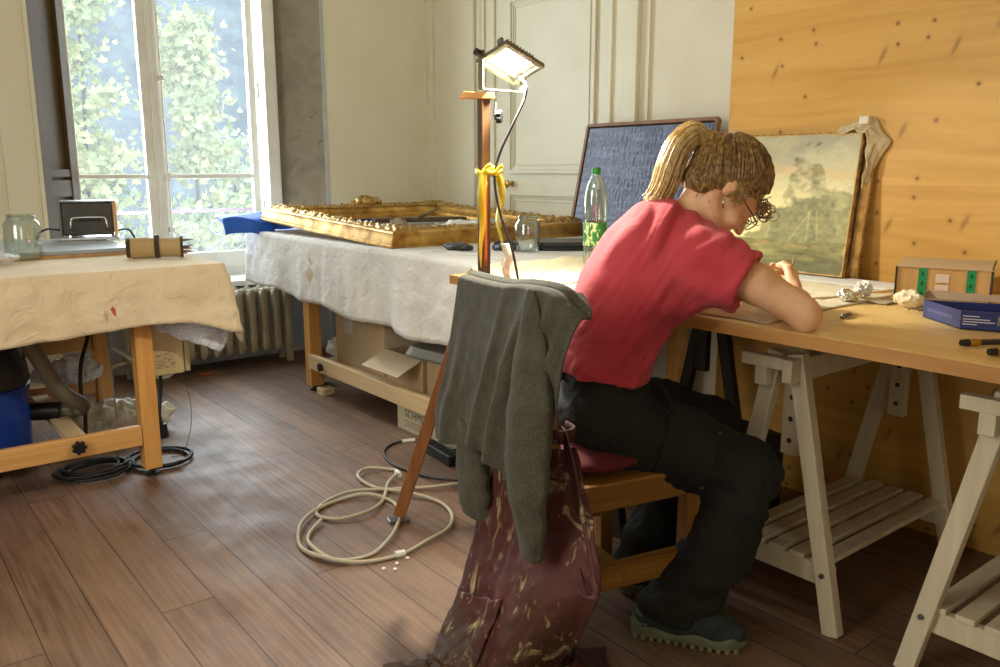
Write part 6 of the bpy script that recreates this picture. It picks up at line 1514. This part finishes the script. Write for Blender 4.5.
# trail shoes
def shoe(heel, toe, name='shoe'):
    heel = np.array(heel, float); toe = np.array(toe, float); d = toe - heel; L = np.linalg.norm(d); d /= L; s_ = np.array([-d[1], d[0], 0])
    P = lambda a_, b2, z: heel + d * a_ * L + s_ * b2 + PZ * z
    V = Vox(np.minimum(heel, toe) - [.07, .07, 0], np.maximum(heel, toe) + [.07, .07, .17], .0055)
    V.chain([P(.14, 0, .05), P(.40, 0, .052), P(.75, 0, .046), P(.90, 0, .040)], [.033, .037, .038, .030], .02, s_, 1.05)
    V.cap(P(.16, 0, .06), P(.22, 0, .115), .032, .036, .02); V.cap(P(.30, 0, .09), P(.62, 0, .064), .033, .030, .02)
    V.cap(P(.20, 0, .15), P(.21, 0, .10), .03, .026, .004, mode='sub'); V.clip(P(0, 0, .028), (0, 0, -1))
    up = put(name, V.mesh(lambda W: .0012 * vnoise(W, 50, 2)), mat('teal_grey_mesh', (34, 44, 44), (48, 60, 57), 40, .8, bump=.3, bscale=300), pe, world=True, smooth=True)
    W_ = [(0, .026), (.06, .033), (.2, .036), (.4, .036), (.6, .041), (.75, .044), (.88, .038), (.97, .022), (1.0, .004)]
    out = []
    for k in range(40): t = 1 - (1 - k / 39) ** 1.0; out.append((t, interp([q[0] for q in W_], [q[1] for q in W_], t)))
    poly = [P(t, w_, 0) for t, w_ in out] + [P(t, -w_, 0) for t, w_ in out[::-1]]
    m = MB(); n = len(poly); rows = []
    for z, g in ((.010, -.003), (.016, 0), (.030, .001), (.040, -.002), (.044, -.008)):
        for k in range(n):
            t = (k if k < 40 else 79 - k) / 39; hh = z + (.012 * max(0, (.35 - t)) / .35 if z > .02 else 0) + (.008 * max(0, t - .85) / .15); c_ = P(t, 0, 0); q = poly[k]; o = q - c_; l = np.linalg.norm(o); rows.append(tuple(q + (o / l * g if l > 1e-6 else 0) + PZ * hh))
    m.add(rows, [(r * n + k, r * n + (k + 1) % n, (r + 1) * n + (k + 1) % n, (r + 1) * n + k) for r in range(4) for k in range(n)]); m.add(rows[:n], [tuple(range(n - 1, -1, -1))]); m.add(rows[-n:], [tuple(range(n))])
    so = put('sole', m, mat('pale_green_sole', (118, 122, 94), (98, 104, 80), 24, .6), up, world=True, smooth=40)
    lug = MB()
    for k in range(13):
        t = .04 + k * .073
        for s in (-1, 1):
            w_ = interp([q[0] for q in W_], [q[1] for q in W_], t); c_ = P(t, s * (w_ - .008), .008); lug.lathe([(0, -.008), (.006, -.008), (.0085, .006), (0, .006)], 6, c_)
    put('tread', lug, mat('yellow_green_rubber', (138, 136, 92), rough=.6), so, world=True)
    ls = MB()
    for k in range(5):
        t = .36 + k * .065; z = .118 - k * .0095; ls.tube([P(t, -.024, z - .012), P(t + .01, -.01, z), P(t + .02, .01, z), P(t + .03, .024, z - .012)], .0022, 6)
    put('laces', ls, mat('grey_lace', (120, 124, 110), rough=.8), up, world=True, smooth=True)
    # heel overlay
    ho = MB()
    def hov(u, v): a_ = R(90 + 180 * u) ; c_ = P(.15, 0, 0); r_ = .037 - .004 * v; return tuple(c_ + d * math.cos(a_) * r_ * 1.0 + s_ * math.sin(a_) * r_ + PZ * (.045 + .035 * v * (.6 + .4 * math.sin(math.pi * u))))
    ho.grid(hov, 20, 8); put('heel_overlay', ho, bpy.data.materials['pale_green_sole'], up, world=True, smooth=True, solid=.002)
shoe((1.525, 1.36, 0), (1.688, 1.120, 0)); shoe((1.665, 1.535, 0), (1.83, 1.31, 0))

# hair: a combed cap made of strands, ponytail, curls at the front
M_hair = NT('dark_blond_hair')
def _hair():
    n = M_hair; inf = n.noise(n.coords((60, 60, 60)), 1.4, 4); n.link(n.ramp(inf, [(.3, s2l((92, 64, 24))), (.5, s2l((140, 104, 48))), (.72, s2l((196, 160, 94)))]), n.b.inputs['Base Color'])
    n.b.inputs['Roughness'].default_value = .38; n.b.inputs['Sheen Weight'].default_value = .2
_hair(); M_hair = M_hair.m
M_hair2 = mat('light_blond_hair', (176, 140, 76), (226, 198, 140), 70, .36)
tie = HH(-.098, 0, .072)
V = Vox(HC - .15, HC + .15, .0055); V.ell(HH(-.022, 0, .030), (.104, .080, .095), HAX, .01); V.ell(HH(-.048, 0, -.036), (.052, .064, .050), HAX, .02)
V.cap(HH(.05, -.062, -.01), HH(.10, 0, .00), .034, .05, .006, mode='sub'); V.cap(HH(.05, .062, -.01), HH(.10, 0, .00), .034, .05, .006, mode='sub'); V.ell(HH(.092, 0, -.045), (.078, .09, .070), HAX, .006, 'sub'); V.ell(HH(-.006, -.088, -.012), (.018, .018, .022), HAX, .006, 'sub'); V.ell(HH(-.006, .088, -.012), (.018, .018, .022), HAX, .006, 'sub')
V.ell(HH(.055, 0, -.122), (.12, .1, .062), HAX, .006, 'sub')
def hair_disp(W):
    r = W - tie; q = np.stack([r @ hn, r @ PL_, r @ hu], 1); ang = np.arctan2(q[:, 1], q[:, 0] + 1e-6 + q[:, 2] * .0); return .0022 * vnoise(np.stack([ang * 16, np.linalg.norm(q, axis=1) * 6, q[:, 2] * 8], 1), 1.0, 3)
hairc = V.mesh(hair_disp); hair_o = put('hair', hairc, M_hair, pe, world=True, smooth=True)
rn = random.Random(12); hs_ = MB()
def surf(n_, l, u, off=.0):
    c0 = np.array([-.03, 0, .01]); q = np.array([n_, l, u]) - c0; k = .5
    while k < 4:
        p = c0 + q * k; a_ = (((p - np.array([-.022, 0, .030])) / np.array([.104 + off, .080 + off, .095 + off])) ** 2).sum(); b_2 = (((p - np.array([-.048, 0, -.036])) / np.array([.052 + off, .064 + off, .050 + off])) ** 2).sum()
        if a_ > 1 and b_2 > 1: return p
        k *= 1.03
    return p
def surf_old(n_, l, u, off=.0):
    c_ = np.array([-.022, 0, .030]); q = np.array([n_, l, u]) - c_; r = np.array([.104 + off, .080 + off, .095 + off]); q = q / np.sqrt(((q / r) ** 2).sum()); return c_ + q
tl = np.array([-.098, 0, .072])
hairline = []
for k in range(800):
    t = rn.random(); s = rn.choice((-1, 1))
    # start points along the hairline: forehead, temple, behind ear, nape
    if t < .32: a_ = t / .32; st_ = np.array([.068 - .012 * a_, s * (.005 + .055 * a_), .078 - .028 * a_])
    elif t < .56: a_ = (t - .32) / .24; st_ = np.array([.050 - .045 * a_, s * (.062 + .018 * a_), .048 - .022 * a_])
    elif t < .7: a_ = (t - .56) / .14; st_ = np.array([.0 - .04 * a_, s * (.084 - .014 * a_), .024 - .088 * a_])
    else: a_ = (t - .7) / .3; st_ = np.array([-.040 - .045 * a_, s * (.066 - .060 * a_), -.068 + .008 * a_])
    st_ = st_ + np.array([rn.gauss(0, .004)] * 3); pts = []
    bow = rn.uniform(-.012, .012); off = rn.uniform(.001, .005)
    for j in range(11):
        v = j / 10; q = st_ * (1 - v) + tl * v; q[1] += bow * math.sin(math.pi * v); q = surf(q[0], q[1], q[2], off + .006 * math.sin(math.pi * v) * rn.random()); pts.append(HH(*q))
    pts.append(np.array(HH(*tl)) + np.array([rn.gauss(0, .006) for _ in range(3)]))
    hs_.tube(pts, [.0007, .0011] + [.0012] * 9 + [.0008], 4, cap=False)
put('combed_strands', hs_, M_hair, hair_o, world=True, smooth=True)
# ponytail: rises from the tie, then sweeps down over the back of the neck
ty = MB(); ty.tube([tie + hn * .0 + (PL_ * math.cos(a_) * .021 + (hu * .75 + hn * .66) * math.sin(a_) * .021) for a_ in [k * .35 for k in range(19)]], .0075, 8)
put('hair_tie', ty, M_black, hair_o, world=True, smooth=True)
def SPv(f, l, z): return SP(f, l, z)
pc_ = [tie, SP(.250, 0, 1.278), SP(.222, .0, 1.290), SP(.188, .0, 1.262), SP(.165, .0, 1.210), SP(.150, .0, 1.160), SP(.128, .0, 1.122), SP(.105, .0, 1.108)]
PT = [np.array(p) for p in spline(pc_, 5)]
pm_ = MB()
for k in range(260):
    r0 = math.sqrt(rn.random()); a_ = rn.uniform(0, 6.28); pts = []; ln = rn.uniform(.72, 1.0); wob = rn.uniform(0, 6)
    for j, c_ in enumerate(PT):
        v = j / (len(PT) - 1)
        if v > ln: break
        w_ = interp([0, .12, .35, .65, 1], [.012, .022, .034, .036, .030], v); t_ = PT[min(j + 1, len(PT) - 1)] - PT[max(j - 1, 0)]; t_ /= np.linalg.norm(t_) + 1e-9; n1 = np.cross(t_, PL_); n1 /= np.linalg.norm(n1) + 1e-9
        pts.append(c_ + PL_ * (r0 * math.cos(a_) * w_ * 1.1) + n1 * (r0 * math.sin(a_) * w_) + n1 * .003 * math.sin(wob + v * 6) * v + PL_ * .004 * math.sin(wob * 2 + v * 5) * v)
    if len(pts) > 3: pm_.tube(pts, [.0016] * (len(pts) - 2) + [.0012, .0006], 4, cap=False)
pony_core = Vox(SP(.14, 0, 1.19) - .15, SP(.14, 0, 1.19) + .15, .006)
pony_core.chain([np.array(p) for p in pc_], [.012, .018, .025, .029, .030, .028, .022, .010], .008)
put('ponytail', pm_, M_hair2, hair_o, world=True, smooth=True); put('ponytail_core', pony_core.mesh(), M_hair2, hair_o, world=True, smooth=True)
# loose curls at the forehead and nape
cu_ = MB()
for k in range(46):
    s = rn.choice((-1, -1, 1)); c0 = HH(.082 + rn.gauss(0, .008), s * rn.uniform(.0, .045), .045 + rn.gauss(0, .010)); rad = rn.uniform(.010, .019); ph = rn.uniform(0, 6.3); pts = []
    for j in range(16): t = j / 15; a_ = ph + t * rn.uniform(5.2, 5.6); pts.append(c0 + hn * (rad * math.cos(a_) + .010) + (hu * rad * math.sin(a_)) + PL_ * (s * .010 * t) - PZ * .018 * t)
    cu_.tube(pts, [.0013] * 15 + [.0006], 4, cap=False)
for k in range(14):
    s = rn.choice((-1, -1, 1)); c0 = HH(-.055 + rn.gauss(0, .018), s * rn.uniform(.03, .062), -.03 + rn.gauss(0, .012)); pts = []; ph = rn.uniform(0, 6)
    for j in range(9): t = j / 8; pts.append(c0 - PZ * .055 * t - PF * .012 * t + PL_ * s * .006 * math.sin(ph + t * 7) + PF * .005 * math.cos(ph + t * 6))
    cu_.tube(pts, [.0012] * 8 + [.0005], 4, cap=False)
for k in range(70):
    s = -1; c0 = HH(.012 + rn.gauss(0, .01), s * .078, .035 + rn.gauss(0, .006)); pts = [c0 + (-hu * .050 * t) + hn * (.012 * math.sin(t * 4 + k)) - PL_ * .008 * math.sin(t * 3) for t in [j / 7 for j in range(8)]]; cu_.tube(pts, [.0013] * 7 + [.0005], 4, cap=False)
put('loose_curls', cu_, M_hair, hair_o, world=True, smooth=True)['kind'] = 'stuff'
# glasses and earring
gl = MB()
for s in (-1, 1):
    gl.tube([HH(.108, s * .033 + .022 * math.cos(a_), -.010 + .017 * math.sin(a_)) for a_ in [k * .35 for k in range(19)]], .0015, 6)
    gl.tube([HH(.108, s * .055, -.006), HH(.10, s * .070, -.002), HH(.05, s * .079, .0), HH(.0, s * .082, .004), HH(-.02, s * .083, -.008)], .0016, 6)
gl.tube([HH(.109, -.011, -.006), HH(.113, 0, -.002), HH(.109, .011, -.006)], .0015, 6)
put('glasses', gl, mat('dark_glasses_frame', (52, 34, 26), rough=.3), pe, world=True, smooth=True)
put('earring', MB().tube([HH(-.008, -.086, -.034), HH(-.008, -.088, -.034) - PZ * .030], [.0016, .0028], 6), M_chrome, pe, world=True, smooth=True)
put('eyebrow', MB().tube([HH(.090, -.016, .020), HH(.088, -.035, .026), HH(.074, -.050, .020)], [.002, .0028, .0015], 6), M_hair, pe, world=True, smooth=True)
put('eyebrow', MB().tube([HH(.090, .016, .020), HH(.088, .035, .026), HH(.074, .050, .020)], [.002, .0028, .0015], 6), M_hair, pe, world=True, smooth=True)
lp = MB(); lp.tube([HH(.086, -.020, -.0625), HH(.094, -.008, -.059), HH(.095, .008, -.059), HH(.086, .020, -.0625)], [.001, .0035, .0035, .001], 7); lp.tube([HH(.085, -.018, -.064), HH(.092, 0, -.069), HH(.085, .018, -.064)], [.001, .0045, .001], 7)
put('lips', lp, mat('lip_red', (176, 84, 74), rough=.4), pe, world=True, smooth=True)
for s in (-1, 1): put('eye', MB().lathe([(0, -.009), (.006, -.0065), (.009, 0), (.006, .0065), (0, .009)], 12, HH(.080, s * .030, -.006)), mat('eye_white', (228, 222, 214), rough=.2), pe, world=True, smooth=True)
